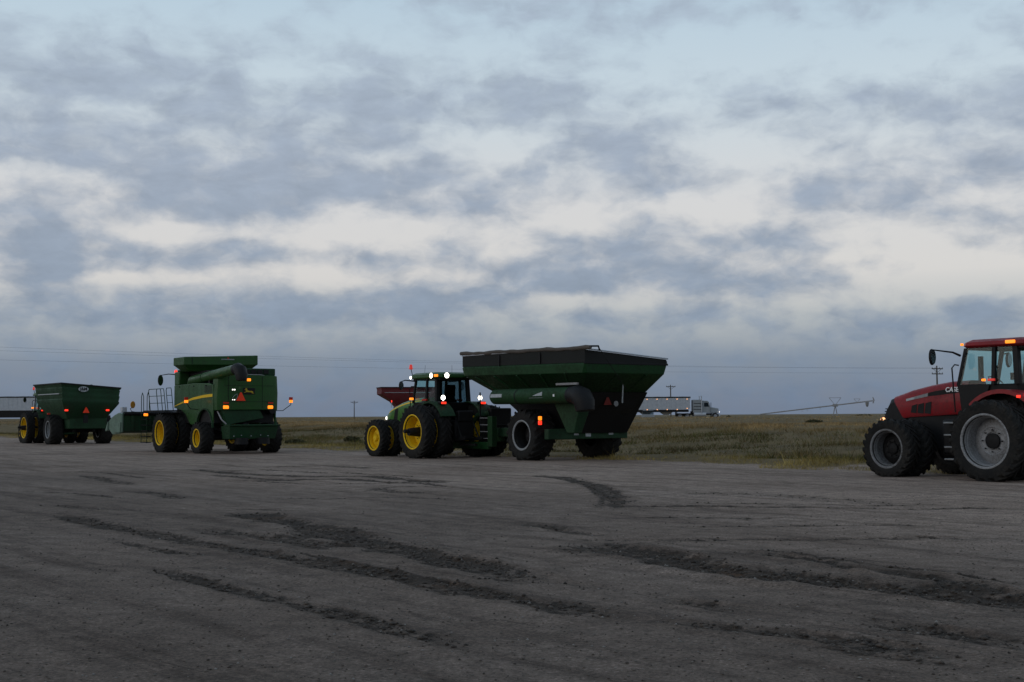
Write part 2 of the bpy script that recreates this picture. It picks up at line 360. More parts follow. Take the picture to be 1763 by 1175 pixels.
RUTS = [
    (0.30, 0.75, 0.040, [(-7.83, 21.57), (-5.84, 18.67), (-4.85, 17.53), (-3.42, 15.7), (-2.02, 13.82), (-1.04, 12.57), (-0.18, 11.53), (0.55, 10.64), (1.09, 9.89)]),
    (0.55, 1.00, 0.070, [(-4.8, 21.99), (-4.05, 20.67), (-3.03, 18.97), (-2.14, 16.72), (-1.43, 15.59), (-0.8, 14.31), (-0.32, 13.23), (0.09, 12.83), (0.7, 12.28)]),
    (0.40, 0.60, 0.050, [(-5.0, 18.06), (-4.38, 18.2), (-3.77, 17.63), (-2.68, 16.37), (-1.8, 15.15)]),
    (0.45, 1.00, 0.080, [(0.78, 16.17), (1.23, 15.44), (1.61, 14.48), (2.03, 13.37), (2.61, 12.72), (3.21, 11.96), (3.71, 11.51), (4.18, 10.57), (4.52, 9.91)]),
    (0.28, 1.00, 0.080, [(2.08, 15.07), (2.48, 14.98), (2.73, 14.54), (3.26, 13.99), (3.51, 13.05), (4.06, 12.26), (4.37, 11.06), (4.72, 10.33)]),
    (0.60, 0.90, 0.050, [(0.87, 16.54), (1.31, 14.79), (1.7, 14.18), (2.17, 13.88), (2.49, 13.6)]),
    (0.25, 1.00, 0.080, [(1.09, 11.82), (1.48, 11.1), (1.88, 10.56), (2.15, 10.28)]),
    (0.25, 1.00, 0.080, [(2.51, 10.45), (2.71, 10.11), (2.9, 9.69), (3.34, 9.13), (3.48, 8.83), (3.78, 8.31)]),
    (0.22, 1.00, 0.070, [(0.81, 10.45), (1.37, 9.96), (1.82, 9.52), (2.21, 9.17), (2.64, 8.71), (3.17, 8.05)]),
    (0.35, 0.90, 0.040, [(0.35, 34.64), (1.42, 32.3), (1.83, 29.55), (1.98, 27.05), (1.88, 23.46), (1.74, 21.48)]),
    (0.45, 0.90, 0.040, [(-10.15, 39.84), (-8.03, 36.76), (-5.59, 34.05), (-3.79, 34.48), (-1.57, 30.68)]),
    (0.35, 0.70, 0.030, [(-8.62, 35.75), (-5.88, 32.26), (-4.18, 32.65), (-1.38, 29.65)]),
    (0.35, 0.60, 0.030, [(-8.48, 40.48), (-6.07, 41.52), (-4.11, 39.0)]),
    (0.20, 0.80, 0.040, [(1.27, 22.19), (3.2, 22.32), (5.08, 21.75), (6.4, 21.25), (7.9, 21.39), (8.67, 20.94)]),
    (0.22, 0.45, 0.030, [(0.13, 16.82), (1.6, 16.42), (3.81, 16.36), (5.34, 16.5), (6.7, 16.19)]),
    (0.20, 0.60, 0.030, [(-4.04, 13.92), (-2.62, 12.01), (-1.56, 10.72), (-0.85, 9.69), (-0.52, 9.31), (-0.06, 8.69)]),
    (0.30, 0.70, 0.040, [(-0.21, 19.83), (0.48, 18.74), (0.92, 17.51), (1.57, 16.89)]),
    (0.30, 0.50, 0.030, [(-8.83, 23.74), (-7.75, 22.77), (-6.22, 22.1)]),
    (0.30, 0.60, 0.030, [(-12.17, 36.2), (-10.42, 32.78), (-8.78, 30.43)]),
    (0.35, 0.50, 0.030, [(-8.74, 28.31), (-7.65, 27.15), (-6.2, 24.81)]),
    (0.25, 0.50, 0.030, [(0.1, 13.21), (0.43, 12.51), (0.84, 11.99), (1.0, 11.59)]),
    (0.50, 0.35, 0.020, [(2.57, 26.19), (4.82, 25.59), (6.43, 23.08), (7.56, 22.1)]),
    (0.30, 0.50, 0.030, [(-3.44, 28.9), (-2.2, 26.64), (-1.15, 27.35)]),
    (0.25, 0.50, 0.030, [(5.68, 16.64), (6.4, 16.13), (6.93, 15.88)]),
    (0.10, 0.90, 0.040, [(1.66, 13.8), (2.12, 12.88), (2.74, 12.27), (3.43, 11.27), (4.01, 10.15)]),
    (0.10, 0.80, 0.040, [(2.41, 15.44), (3.16, 14.7), (3.76, 13.54), (4.38, 12.68), (4.75, 11.51)]),
    (0.10, 0.80, 0.030, [(-2.81, 15.46), (-1.77, 13.81), (-0.69, 12.43), (0.08, 11.33), (0.56, 10.71)]),
    (0.12, 0.80, 0.030, [(-3.41, 19.73), (-2.03, 17.11), (-0.99, 15.23), (-0.39, 13.74)]),
    (0.10, 0.70, 0.030, [(-9.53, 38.1), (-7.57, 38.64), (-4.7, 36.7), (-2.17, 33.64)]),
    (0.10, 0.70, 0.030, [(-7.52, 33.04), (-5.01, 30.54), (-2.55, 30.79), (-1.06, 28.21)]),
    (0.12, 0.60, 0.020, [(1.01, 33.26), (1.69, 29.32), (1.73, 24.45), (1.43, 21.5)]),
    (0.10, 0.60, 0.020, [(2.47, 23.11), (4.32, 22.95), (6.0, 22.23), (7.85, 22.37)]),
    (0.10, 0.50, 0.020, [(1.66, 18.66), (3.03, 18.28), (4.72, 18.45), (6.65, 18.04)]),
    (0.10, 0.50, 0.020, [(1.06, 20.07), (2.43, 20.2), (3.72, 19.77), (4.85, 20.03)]),
    (0.12, 0.60, 0.020, [(-11.14, 28.54), (-9.43, 27.32), (-7.57, 25.27)]),
    (0.12, 0.60, 0.020, [(-13.88, 38.68), (-11.85, 37.25), (-9.37, 33.25)]),
    (0.12, 0.50, 0.020, [(-5.32, 25.97), (-3.64, 24.92), (-2.11, 25.49), (-0.69, 24.33)]),
    (0.14, 0.60, 0.020, [(-5.41, 22.03), (-4.61, 22.52), (-3.19, 21.86)]),
    (0.10, 0.60, 0.020, [(-1.09, 13.12), (-0.46, 12.04), (0.23, 11.12)]),
    (0.10, 0.60, 0.030, [(1.54, 9.36), (2.07, 8.94), (2.56, 8.44), (3.07, 7.79)]),
    (0.14, 0.60, 0.030, [(3.2, 10.54), (3.56, 9.94), (3.89, 9.45)]),
    (0.12, 0.50, 0.020, [(-4.9, 16.13), (-4.02, 15.27), (-3.05, 14.6)]),
    (0.10, 0.50, 0.020, [(-5.66, 17.33), (-4.43, 15.75), (-3.54, 14.45)]),
    (0.16, 0.50, 0.020, [(0.02, 8.42), (0.28, 8.22), (0.45, 8.03)]),
    (0.30, 0.55, 0.020, [(1.67, 8.37), (1.84, 8.27), (2.07, 8.32)]),
    (0.10, 0.50, 0.020, [(-3.42, 26.75), (-2.65, 28.82), (-1.62, 29.19), (-0.28, 27.27)]),
]
def rut_fields(x, y):
    """mud amount and height change of the wheel tracks at each point"""
    mud = np.zeros_like(x); dz_ = np.zeros_like(x)
    wob = (fbm(x * 1.7 + 40, y * 1.7, 3) - .5)
    for (w, m, dep, pts) in RUTS:
        best = np.full(x.shape, 1e9); along = np.zeros_like(x)
        acc = 0.0
        for (ax, ay), (bx, by) in zip(pts[:-1], pts[1:]):
            ex, ey = bx - ax, by - ay; L2 = ex * ex + ey * ey; L = math.sqrt(L2)
            t = np.clip(((x - ax) * ex + (y - ay) * ey) / L2, 0, 1)
            q = np.hypot(x - ax - t * ex, y - ay - t * ey)
            k = q < best; best = np.where(k, q, best); along = np.where(k, acc + t * L, along); acc += L
        q = best + wob * w * 1.1
        lug = .5 + .5 * np.sin((along + best * .8) * (2 * math.pi / .30) + 6 * fbm(x * 1.3, y * 1.3, 2))
        fade = smooth(along / 1.2) * smooth((acc - along) / 1.2) * (.70 + .65 * (fbm(along * .9 + w * 31, along * 0 + m * 7, 3)))
        core = np.exp(-(np.maximum(q, 0) / (max(w, .13) * .72)) ** 2) * fade
        edge = .62 + .38 * smooth((np.abs(q) - w * .05) / (w * .35))      # the tread ribs press dark lines at both sides
        core = core * (.65 + .35 * lug) * edge
        mud = np.maximum(mud, min(1.0, m * 1.35) * core)
        rim = np.exp(-((q - w * .95) / (w * .35)) ** 2) * fade
        dz_ += -dep * .45 * core + dep * .30 * rim * (0.5 + 1.2 * fbm(x * 5, y * 5, 2))
    return mud, dz_

ang = np.concatenate([np.linspace(-180, -34, 60)[:-1], np.linspace(-34, 34, 700), np.linspace(34, 180, 60)[1:-1]])
rad = np.concatenate([[0.0, 1.0, 2.0, 3.0, 4.0, 4.6], np.geomspace(5.0, 62, 640), np.geomspace(62, 6500, 120)[1:]])
A_, R_ = np.meshgrid(np.radians(ang), rad)
gx = (R_ * np.sin(A_)).ravel(); gy = (R_ * np.cos(A_)).ravel()
gd = edge_dist(gx, gy)
gz = bank(gx, gy)
near = (np.hypot(gx, gy) < 75) & (gd < 3)
mud = np.zeros_like(gx); rutz = np.zeros_like(gx)
fine = near & (np.abs(A_.ravel()) < RAD(36))
m_, z_ = rut_fields(gx[fine], gy[fine]); mud[fine] = m_; rutz[fine] = z_
# clods and loose stones only where the grid can carry them
rr = np.hypot(gx, gy)
clod = (fbm(gx * 7, gy * 7, 3) - .5) * .050 * np.clip(mud * 1.2, 0, 1) + (fbm(gx * 2.2, gy * 2.2, 3) - .5) * .022
swell = (fbm(gx * .35, gy * .35, 3) - .5) * .07
lotk = 1 - smooth((gd + 1) / 2)
gz = gz + (rutz + np.where(fine, clod, 0) + swell * smooth(rr / 6)) * lotk
nr, na = len(rad), len(ang)
i0 = (np.arange(nr - 1)[:, None] * na + np.arange(na)[None, :]).ravel()
i1 = (np.arange(nr - 1)[:, None] * na + (np.arange(na)[None, :] + 1) % na).ravel()
quads = np.stack([i0, i0 + na, i1 + na, i1], 1)
def np_mesh(name, verts, faces, k):
    me = bpy.data.meshes.new(name)
    me.vertices.add(len(verts)); me.vertices.foreach_set('co', np.ascontiguousarray(verts, np.float32).ravel())
    me.loops.add(faces.size); me.loops.foreach_set('vertex_index', np.ascontiguousarray(faces, np.int32).ravel())
    me.polygons.add(len(faces)); me.polygons.foreach_set('loop_start', np.arange(0, faces.size, k, dtype=np.int32))
    me.update(calc_edges=True); me.validate()
    return me
gme = np_mesh('ground', np.stack([gx, gy, gz], 1), quads[:, ::-1], 4)
gme.polygons.foreach_set('use_smooth', np.ones(len(gme.polygons), bool))
at = gme.attributes.new('mud', 'FLOAT', 'POINT'); at.data.foreach_set('value', mud.astype(np.float32))
at = gme.attributes.new('dry', 'FLOAT', 'POINT'); at.data.foreach_set('value', smooth((gd + 25 + (fbm(gx * .15, gy * .15, 3) - .5) * 12) / 17).astype(np.float32))
at = gme.attributes.new('verge', 'FLOAT', 'POINT')
verge = smooth((gd + (fbm(gx * .5, gy * .5, 4) - .5) * 4.5 + .6) / 1.1)
at.data.foreach_set('value', verge.astype(np.float32))
ground = bpy.data.objects.new('ground', gme); COL.objects.link(ground); tag(ground, 'grey gravel yard rutted by muddy wheel tracks, rising to fields', kind='structure')

m, nt, b = new_mat('gravel_and_soil'); L = nt.links
tcn = nnode(nt, 'ShaderNodeTexCoord')
def NZ(scale, det=5, rough=.6, vec=None):
    n = nnode(nt, 'ShaderNodeTexNoise'); n.inputs['Scale'].default_value = scale; n.inputs['Detail'].default_value = det; n.inputs['Roughness'].default_value = rough
    L.new(vec or tcn.outputs['Object'], n.inputs['Vector']); return n.outputs['Fac']
def RAMP(fac, stops):
    n = nnode(nt, 'ShaderNodeValToRGB'); e = n.color_ramp.elements
    while len(e) < len(stops): e.new(.5)
    for el, (p, c) in zip(e, stops): el.position = p; el.color = (*c, 1)
    L.new(fac, n.inputs[0]); return n.outputs[0]
def MIX(f, a, c, bt='MIX'):
    n = nnode(nt, 'ShaderNodeMix', data_type='RGBA', blend_type=bt)
    for i, v in ((0, f), (6, a), (7, c)):
        if isinstance(v, (int, float)): n.inputs[i].default_value = v
        elif isinstance(v, tuple): n.inputs[i].default_value = v
        else: L.new(v, n.inputs[i])
    return n.outputs[2]
big = RAMP(NZ(.22, 6, .62), [(.30, (.142, .103, .080)), (.5, (.190, .142, .113)), (.72, (.226, .174, .142))])
mid = RAMP(NZ(3.2, 5, .65), [(.3, (.60, .59, .58)), (.6, (1, 1, 1)), (.8, (1.22, 1.22, 1.22))])
sp = RAMP(NZ(30, 5, .80), [(.30, (.28, .27, .27)), (.48, (.90, .90, .90)), (.60, (1.32, 1.32, 1.34)), (.72, (2.6, 2.6, 2.7))])
stone = MIX(1.0, MIX(1.0, big, mid, 'MULTIPLY'), sp, 'MULTIPLY')
# streaks left by turning and grading, drawn out along the yard
def along_yard(deg, sx_, sy_):
    v = nnode(nt, 'ShaderNodeMapping', vector_type='TEXTURE'); v.inputs['Rotation'].default_value = (0, 0, RAD(deg)); v.inputs['Scale'].default_value = (sx_, sy_, 1)
    L.new(tcn.outputs['Object'], v.inputs['Vector']); return v.outputs[0]
streak = RAMP(NZ(1.0, 6, .66, along_yard(128, 6.0, .55)), [(.34, (.60, .57, .55)), (.50, (1, 1, 1)), (.70, (1.14, 1.14, 1.14))])
stone = MIX(1.0, stone, streak, 'MULTIPLY')
streak2 = RAMP(NZ(1.0, 5, .70, along_yard(137, 3.2, .16)), [(.29, (.30, .27, .25)), (.39, (1, 1, 1)), (.75, (1.06, 1.06, 1.06))])
stone = MIX(1.0, stone, streak2, 'MULTIPLY')
da = nnode(nt, 'ShaderNodeAttribute', attribute_name='dry')
stone = MIX(1.0, stone, RAMP(da.outputs['Fac'], [(0, (.92, .92, .92)), (1, (1.62, 1.60, 1.58))]), 'MULTIPLY')
ma = nnode(nt, 'ShaderNodeAttribute', attribute_name='mud'); va = nnode(nt, 'ShaderNodeAttribute', attribute_name='verge')
mm = nnode(nt, 'ShaderNodeMath', operation='MULTIPLY_ADD'); mm.inputs[1].default_value = 4.3; L.new(ma.outputs['Fac'], mm.inputs[0])
sb = nnode(nt, 'ShaderNodeMath', operation='MULTIPLY_ADD'); sb.inputs[1].default_value = 8.0; sb.inputs[2].default_value = -5.05; L.new(NZ(1.0, 9, .74, along_yard(122, .42, .20)), sb.inputs[0]); L.new(sb.outputs[0], mm.inputs[2])
mm.use_clamp = True
earth = RAMP(NZ(1.1, 5, .6), [(.35, (.027, .0195, .0145)), (.58, (.044, .030, .021)), (.75, (.085, .046, .026))])
earth = MIX(1.0, earth, RAMP(NZ(16, 6, .82), [(.32, (.40, .40, .40)), (.52, (1.0, 1.0, 1.0)), (.66, (2.3, 2.25, 2.2))]), 'MULTIPLY')
soft = nnode(nt, 'ShaderNodeMath', operation='MULTIPLY', use_clamp=True); soft.inputs[1].default_value = 1.7; L.new(ma.outputs['Fac'], soft.inputs[0])
so2 = nnode(nt, 'ShaderNodeMath', operation='MULTIPLY'); so2.inputs[1].default_value = .52; L.new(soft.outputs[0], so2.inputs[0])
mxm = nnode(nt, 'ShaderNodeMath', operation='MAXIMUM'); L.new(so2.outputs[0], mxm.inputs[0])
cr = nnode(nt, 'ShaderNodeMath', operation='MULTIPLY'); cr.inputs[1].default_value = .95; L.new(mm.outputs[0], cr.inputs[0]); L.new(cr.outputs[0], mxm.inputs[1])
col = MIX(mxm.outputs[0], stone, earth)
soil = RAMP(NZ(.5, 6, .65), [(.3, (.085, .060, .026)), (.5, (.14, .098, .042)), (.72, (.20, .14, .062))])
col = MIX(va.outputs['Fac'], col, soil)
L.new(col, b.inputs['Base Color']); b.inputs['Roughness'].default_value = .92; b.inputs['Specular IOR Level'].default_value = .22
bp = nnode(nt, 'ShaderNodeBump'); bp.inputs['Distance'].default_value = .03; bp.inputs['Strength'].default_value = .9
hs = nnode(nt, 'ShaderNodeMath', operation='ADD'); L.new(NZ(34, 5, .75), hs.inputs[0]); L.new(NZ(9, 4, .6), hs.inputs[1]); L.new(hs.outputs[0], bp.inputs['Height']); L.new(bp.outputs[0], b.inputs['Normal'])
gme.materials.append(m)

def ground_z(x, y):
    return float(bank(np.array([x]), np.array([y]))[0])

# ------------------------------------------------------------------ loose stones on the yard
def stones(n, r0, r1, smin, smax):
    az = rng.uniform(-26, 26, n); r = np.exp(rng.uniform(math.log(r0), math.log(r1), n))
    x = r * np.sin(np.radians(az)); y = r * np.cos(np.radians(az)); k = edge_dist(x, y) < -.5; x, y, r = x[k], y[k], r[k]
    mu, rz = rut_fields(x, y)
    z = bank(x, y) + rz + (fbm(x * 7, y * 7, 3) - .5) * .050 * np.clip(mu * 1.2, 0, 1) + (fbm(x * 2.2, y * 2.2, 3) - .5) * .022 + (fbm(x * .35, y * .35, 3) - .5) * .07 * smooth(r / 6)
    s = smin + (smax - smin) * rng.random(len(x)) ** 4
    s = s * (1 + .8 * mu)
    return x, y, z, s
sx, sy, sz, ss = stones(16000, 6.5, 26, .004, .017)
cx_, cy_, cz_, cs_ = stones(120000, 6.5, 40, .005, .026)          # clods thrown up along the wheel tracks
kc = rut_fields(cx_, cy_)[0] > rng.uniform(.12, .85, len(cx_))
n_stone = len(sx)
sx, sy, sz, ss = (np.concatenate([p, q[kc]]) for p, q in ((sx, cx_), (sy, cy_), (sz, cz_), (ss, cs_)))
base = np.array([[1, 0, 0], [-1, 0, 0], [0, 1, 0], [0, -1, 0], [0, 0, 1], [0, 0, -1]], float)
ofc = np.array([[0, 2, 4], [2, 1, 4], [1, 3, 4], [3, 0, 4], [2, 0, 5], [1, 2, 5], [3, 1, 5], [0, 3, 5]])
jit = base[None] * (ss[:, None, None] * rng.uniform(.55, 1.25, (len(sx), 6, 3))) * np.array([1, 1, .6])
ta = rng.uniform(0, 6.28, len(sx)); ca, sa = np.cos(ta)[:, None], np.sin(ta)[:, None]
jx = jit[..., 0] * ca - jit[..., 1] * sa; jy = jit[..., 0] * sa + jit[..., 1] * ca
sv = np.stack([jx + sx[:, None], jy + sy[:, None], jit[..., 2] + (sz + ss * .22)[:, None]], -1).reshape(-1, 3)
sf = (ofc[None] + (np.arange(len(sx)) * 6)[:, None, None]).reshape(-1, 3)
sme = np_mesh('gravel', sv, sf, 3)
at = sme.attributes.new('tone', 'FLOAT', 'POINT'); at.data.foreach_set('value', np.repeat(np.where(np.arange(len(sx)) < n_stone, rng.random(len(sx)), .38 * rng.random(len(sx)) ** 1.6), 6).astype(np.float32))
m, nt, b = new_mat('loose_stone'); L = nt.links
a_ = nnode(nt, 'ShaderNodeAttribute', attribute_name='tone')
L.new(RAMP(a_.outputs['Fac'], [(0, (.026, .019, .014)), (.5, (.105, .082, .066)), (.86, (.13, .115, .10)), (1, (.24, .22, .20))]), b.inputs['Base Color']); b.inputs['Roughness'].default_value = .9
sme.materials.append(m)
gravel = bpy.data.objects.new('gravel', sme); COL.objects.link(gravel); tag(gravel, 'loose grey stones scattered over the yard', 'gravel', kind='stuff')

# ------------------------------------------------------------------ grass on the bank
def blades(n, s0, s1, d0, d1, hmin, hmax, wid, dpow=1.0, tuft=.30):
    s = rng.uniform(s0, s1, n); d = d0 + (d1 - d0) * rng.random(n) ** dpow
    x = U[0] * s + NRM[0] * (d + EDGE); y = U[1] * s + NRM[1] * (d + EDGE)
    clump = fbm(x * .55, y * .55, 3); patch = fbm(x * .15 + 9, y * .15, 3, .6)
    keep = (rng.random(n) < np.clip((clump - tuft) * 3.2, .12 if tuft < .4 else 0, 1)) & (d > (fbm(x * .5, y * .5, 4) - .5) * -4.5 - .7) & (y > 5)
    x, y, d, clump, patch = x[keep], y[keep], d[keep], clump[keep], patch[keep]; n = len(x)
    h = (hmin + (hmax - hmin) * rng.random(n) ** 1.6) * (.45 + 1.1 * clump)
    h = h * (.65 + .35 * smooth((d + (clump - .5) * 5) / 3.0)) * (1 - .5 * smooth((d - 14) / 12))
    az = rng.uniform(0, 6.283, n); lean = rng.uniform(.2, 1.3, n) * h; la = rng.uniform(0, 6.283, n)
    z = bank(x, y) - .03
    wx, wy = np.cos(az) * wid * (.6 + .8 * rng.random(n)), np.sin(az) * wid * (.6 + .8 * rng.random(n))
    v = np.stack([np.stack([x - wx, y - wy, z], 1), np.stack([x + wx, y + wy, z], 1),
                  np.stack([x + lean * np.cos(la), y + lean * np.sin(la), z + h], 1)], 1).reshape(-1, 3)
    # dry straw on the verge and the crest, green weeds on the bank between
    t = smooth((d - 1.0) / 2.2) * (1 - smooth((d - 11) / 9)); t = np.clip(t * (3.6 * patch - .75) + (rng.random(n) - .5) * .40, 0, 1)
    straw = np.array([.29, .215, .072]); tan = np.array([.28, .185, .082]); green = np.array([.066, .066, .017]); brown = np.array([.125, .080, .032])
    dry = np.where((d < 3)[:, None], straw, tan)
    wet = np.where((rng.random(n) < .35 + .5 * (fbm(x * .3 + 50, y * .3, 2) - .5))[:, None], brown, green)
    c = (dry * (1 - t[:, None]) + wet * t[:, None]) * rng.uniform(.75, 1.5, n)[:, None] * (.45 + 1.1 * fbm(x * .28 + 70, y * .28, 3, .6))[:, None]
    return v, np.repeat(c, 3, 0)
parts = [blades(430000, 6, 134, -1.4, 26, .06, .24, .012, .85), blades(120000, 0, 260, 14, 75, .10, .24, .030, 1.0), blades(70000, 6, 134, -.5, 22, .20, .50, .010, 1.0, .56), blades(70000, 6, 134, -1.6, 3.2, .08, .22, .010, 1.0)]
gv = np.concatenate([p[0] for p in parts]); gc = np.concatenate([p[1] for p in parts])
bme = np_mesh('grass', gv, np.arange(len(gv)).reshape(-1, 3), 3)
at = bme.attributes.new('tint', 'FLOAT_COLOR', 'POINT'); at.data.foreach_set('color', np.concatenate([gc, np.ones((len(gc), 1))], 1).astype(np.float32).ravel())
m, nt, b = new_mat('grass_blades'); L = nt.links
a_ = nnode(nt, 'ShaderNodeAttribute', attribute_name='tint'); L.new(a_.outputs['Color'], b.inputs['Base Color']); b.inputs['Roughness'].default_value = .8; b.inputs['Specular IOR Level'].default_value = .15
bme.materials.append(m)
grass = bpy.data.objects.new('grass', bme); COL.objects.link(grass); tag(grass, 'dry straw and green weeds covering the bank', 'grass', kind='stuff')

# ------------------------------------------------------------------ wheels
_cache = {}
def tyre_mesh(R, w, r, lugs=23, lug_h=.038):
    key = ('t', R, w, r)
    if key in _cache: return _cache[key]
    mb = MB(); Rb = R - lug_h; h = w / 2
    prof = [(r, -h * .80), (r + .05, -h * .92), (r + (Rb - r) * .45, -h * 1.0), (r + (Rb - r) * .80, -h * .97), (Rb - .03, -h * .86), (Rb, -h * .62), (Rb + .008, 0),
            (Rb, h * .62), (Rb - .03, h * .86), (r + (Rb - r) * .80, h * .97), (r + (Rb - r) * .45, h * 1.0), (r + .05, h * .92), (r, h * .80), (r - .03, h * .72), (r - .03, -h * .72), (r, -h * .80)]
    mb.lathe(prof, 48)
    dth = 2 * math.pi / lugs
    for side in (-1, 1):
        for i in range(lugs):
            t0 = i * dth + (dth / 2 if side > 0 else 0)
            rings = []
            for k, (yy, dt, ro, ri) in enumerate([(-.04, 0, R, Rb - .02), (.45, .46 * dth * 1.3, R, Rb - .02), (.93, .85 * dth * 1.3, R - .012, Rb - .05), (1.01, .93 * dth * 1.3, R - .10, Rb - .14)]):
                hw = (.030 if k == 0 else .034) / R * 1.25
                y = side * yy * h
                ring = []
                for (rr_, tt) in ((ri, -hw * 1.25), (ro, -hw), (ro, hw), (ri, hw * 1.25)):
                    a = t0 + dt + tt
                    ring.append((rr_ * math.cos(a), y, rr_ * math.sin(a)))
                rings.append(ring if side > 0 else ring[::-1])
            mb.loft(rings)
    me = mb.mesh('tyre', 30); me.materials.append(M['rubber']); _cache[key] = me
    return me
def rim_mesh(r, w, dish, mat, ring=None):
    key = ('r', r, w, dish, mat, ring)
    if key in _cache: return _cache[key]
    mb = MB(); h = w / 2
    mb.lathe([(r + .035, h * .83), (r + .04, h * .90), (r + .01, h * .92), (r - .012, h * .86), (r - .018, h * .66), (r - .040, h * .60), (r - .045, h * .30), (r - .055, h * .26), (r * .90, max(dish, -h) + .05),
              (r * .885, dish - .06)], 40)
    mb.lathe([(r - .06, -h * .8), (r + .03, -h * .85), (r - .02, -h * .5), (r * .885, dish - .06)], 32)
    me = mb.mesh('rim', 32); me.materials.append(M[mat]); _cache[key] = me
    return me
def disc_mesh(r, dish, mat):
    key = ('d', r, dish, mat)
    if key in _cache: return _cache[key]
    mb = MB(); mb.lathe([(r * .895, dish - .07), (r * .86, dish - .055), (r * .60, dish + .03), (r * .54, dish + .045), (r * .50, dish + .025), (r * .36, dish + .028), (r * .33, dish), (.04, dish)], 40)
    me = mb.mesh('wheel', 32); me.materials.append(M[mat]); _cache[key] = me
    return me
def hub_mesh(r, dish, mat, bolts=8, boss=.06):
    key = ('h', r, dish, mat, boss)
    if key in _cache: return _cache[key]
    mb = MB()
    mb.lathe([(r * .30, dish + .015), (r * .30, dish + .06), (r * .22, dish + .06 + boss), (.01, dish + .065 + boss)], 24)
    for k in range(bolts):
        a = 2 * math.pi * k / bolts
        mb.lathe([(.018, dish + .05), (.018, dish + .085), (.002, dish + .088)], 6, (r * .42 * math.cos(a), 0, r * .42 * math.sin(a)))
    me = mb.mesh('hub', 32); me.materials.append(M[mat]); _cache[key] = me
    return me
def wheel(parent, x, y, R, w, r, rim='yellow', hub='yellow', dish=-.05, steer=0, lugs=23, boss=.06, z0=0.0, disc=None):
    side = 1 if y > 0 else -1
    wh = link_mesh('wheel', disc_mesh(r, dish, disc or rim), None, parent, (x, y, R + z0 - .03), (0, random.uniform(0, 6), 0))
    rot = Euler((0, random.uniform(0, 6.28), (0 if side > 0 else math.pi) + RAD(steer)), 'XYZ')
    wh.rotation_euler = Matrix.to_euler(Matrix.Rotation(rot.z, 3, 'Z') @ Matrix.Rotation(rot.y, 3, 'Y'))
    link_mesh('tyre', tyre_mesh(R, w, r, lugs), None, wh)
    link_mesh('rim', rim_mesh(r, w, dish, rim), None, wh)
    link_mesh('hub', hub_mesh(r, dish, hub, boss=boss), None, wh)
    return wh

def lamp(parent, name, p, r, mat, axis='x', sgn=-1, h=.03, squash=None):
    """round lamp lens with a dark bezel, facing along sgn*axis"""
    mb = MB(); mb.lathe([(r, 0), (r * .96, sgn * h * .6), (r * .7, sgn * h), (.001, sgn * h * 1.1)], 14, axis=axis)
    o = mb.build(name, M[mat], parent, loc=p)
    bz = MB(); bz.lathe([(.001, -sgn * .06), (r * .9, -sgn * .05), (r * 1.14, -sgn * .01), (r * 1.14, sgn * .012), (r * 1.0, sgn * .012)], 14, axis=axis)
    bz.build('bezel', M['black'], o)
    if squash: o.scale = squash
    return o
def text_obj(parent, s, size, mat, loc, rot, extrude=.002, shear=0, name='lettering', bold=0):
    cu = bpy.data.curves.new('lettering', 'FONT'); cu.body = s; cu.size = size; cu.extrude = extrude; cu.align_x = 'CENTER'; cu.align_y = 'CENTER'; cu.shear = shear; cu.offset = bold
    t = bpy.data.objects.new('tmp', cu); COL.objects.link(t)
    me = bpy.data.meshes.new_from_object(t.evaluated_get(bpy.context.evaluated_depsgraph_get())); bpy.data.objects.remove(t)
    me.materials.clear(); me.materials.append(M[mat])
    return link_mesh(name, me, None, parent, loc, rot)
def arc_fender(x, z, R, y0, y1, a0, a1, t=.03, n=12, lip=.06):
    mb = MB(); rings = []
    for k in range(n + 1):
        a = RAD(a0 + (a1 - a0) * k / n); c, s = math.cos(a), math.sin(a)
        rings.append([(x + R * c, y0, z + R * s), (x + R * c, y1, z + R * s), (x + (R - lip) * c, y1, z + (R - lip) * s), (x + (R - lip) * c, y1 - math.copysign(t, y1), z + (R - lip) * s),
                      (x + (R - t) * c, y1 - math.copysign(t, y1), z + (R - t) * s), (x + (R - t) * c, y0, z + (R - t) * s)])
    return mb.loft(rings)

# ------------------------------------------------------------------ tractors
def hood_mesh(secs, inset=(.07, .17), drop=(.17, .05)):
    """secs: (x, half width, z bottom, z top)"""
    rings = []
    for sec in secs:
        x, w, zb, zt = sec[:4]; sk = sec[4] if len(sec) > 4 else 0
        half = [(w * .93, zb), (w, zb + .06), (w, zt - drop[0]), (w - inset[0], zt - drop[1]), (w - inset[1], zt)]
        xo = lambda z: x + sk * (zt - z) / (zt - zb)
        ring = [(xo(z), y, z) for y, z in half] + [(xo(z), -y, z) for y, z in half[::-1]]
        rings.append(ring)
    return MB().loft(rings)
def strip_on_hood(secs, f0, f1, inset=.07, drop=(.17, .05), off=.006, x0=None, x1=None):
    """thin raised strip following the shoulder facet of the hood, left side"""
    mb = MB(); rings = []
    for (x, w, zb, zt) in secs:
        a = Vector((x, w, zt - drop[0])); c = Vector((x, w - inset, zt - drop[1]))
        n = Vector((0, (c - a).z, -(c - a).y)).normalized()
        p, q = a.lerp(c, f0), a.lerp(c, f1)
        rings.append([p + n * off, q + n * off, q - n * .01, p - n * .01])
    return mb.loft(rings)

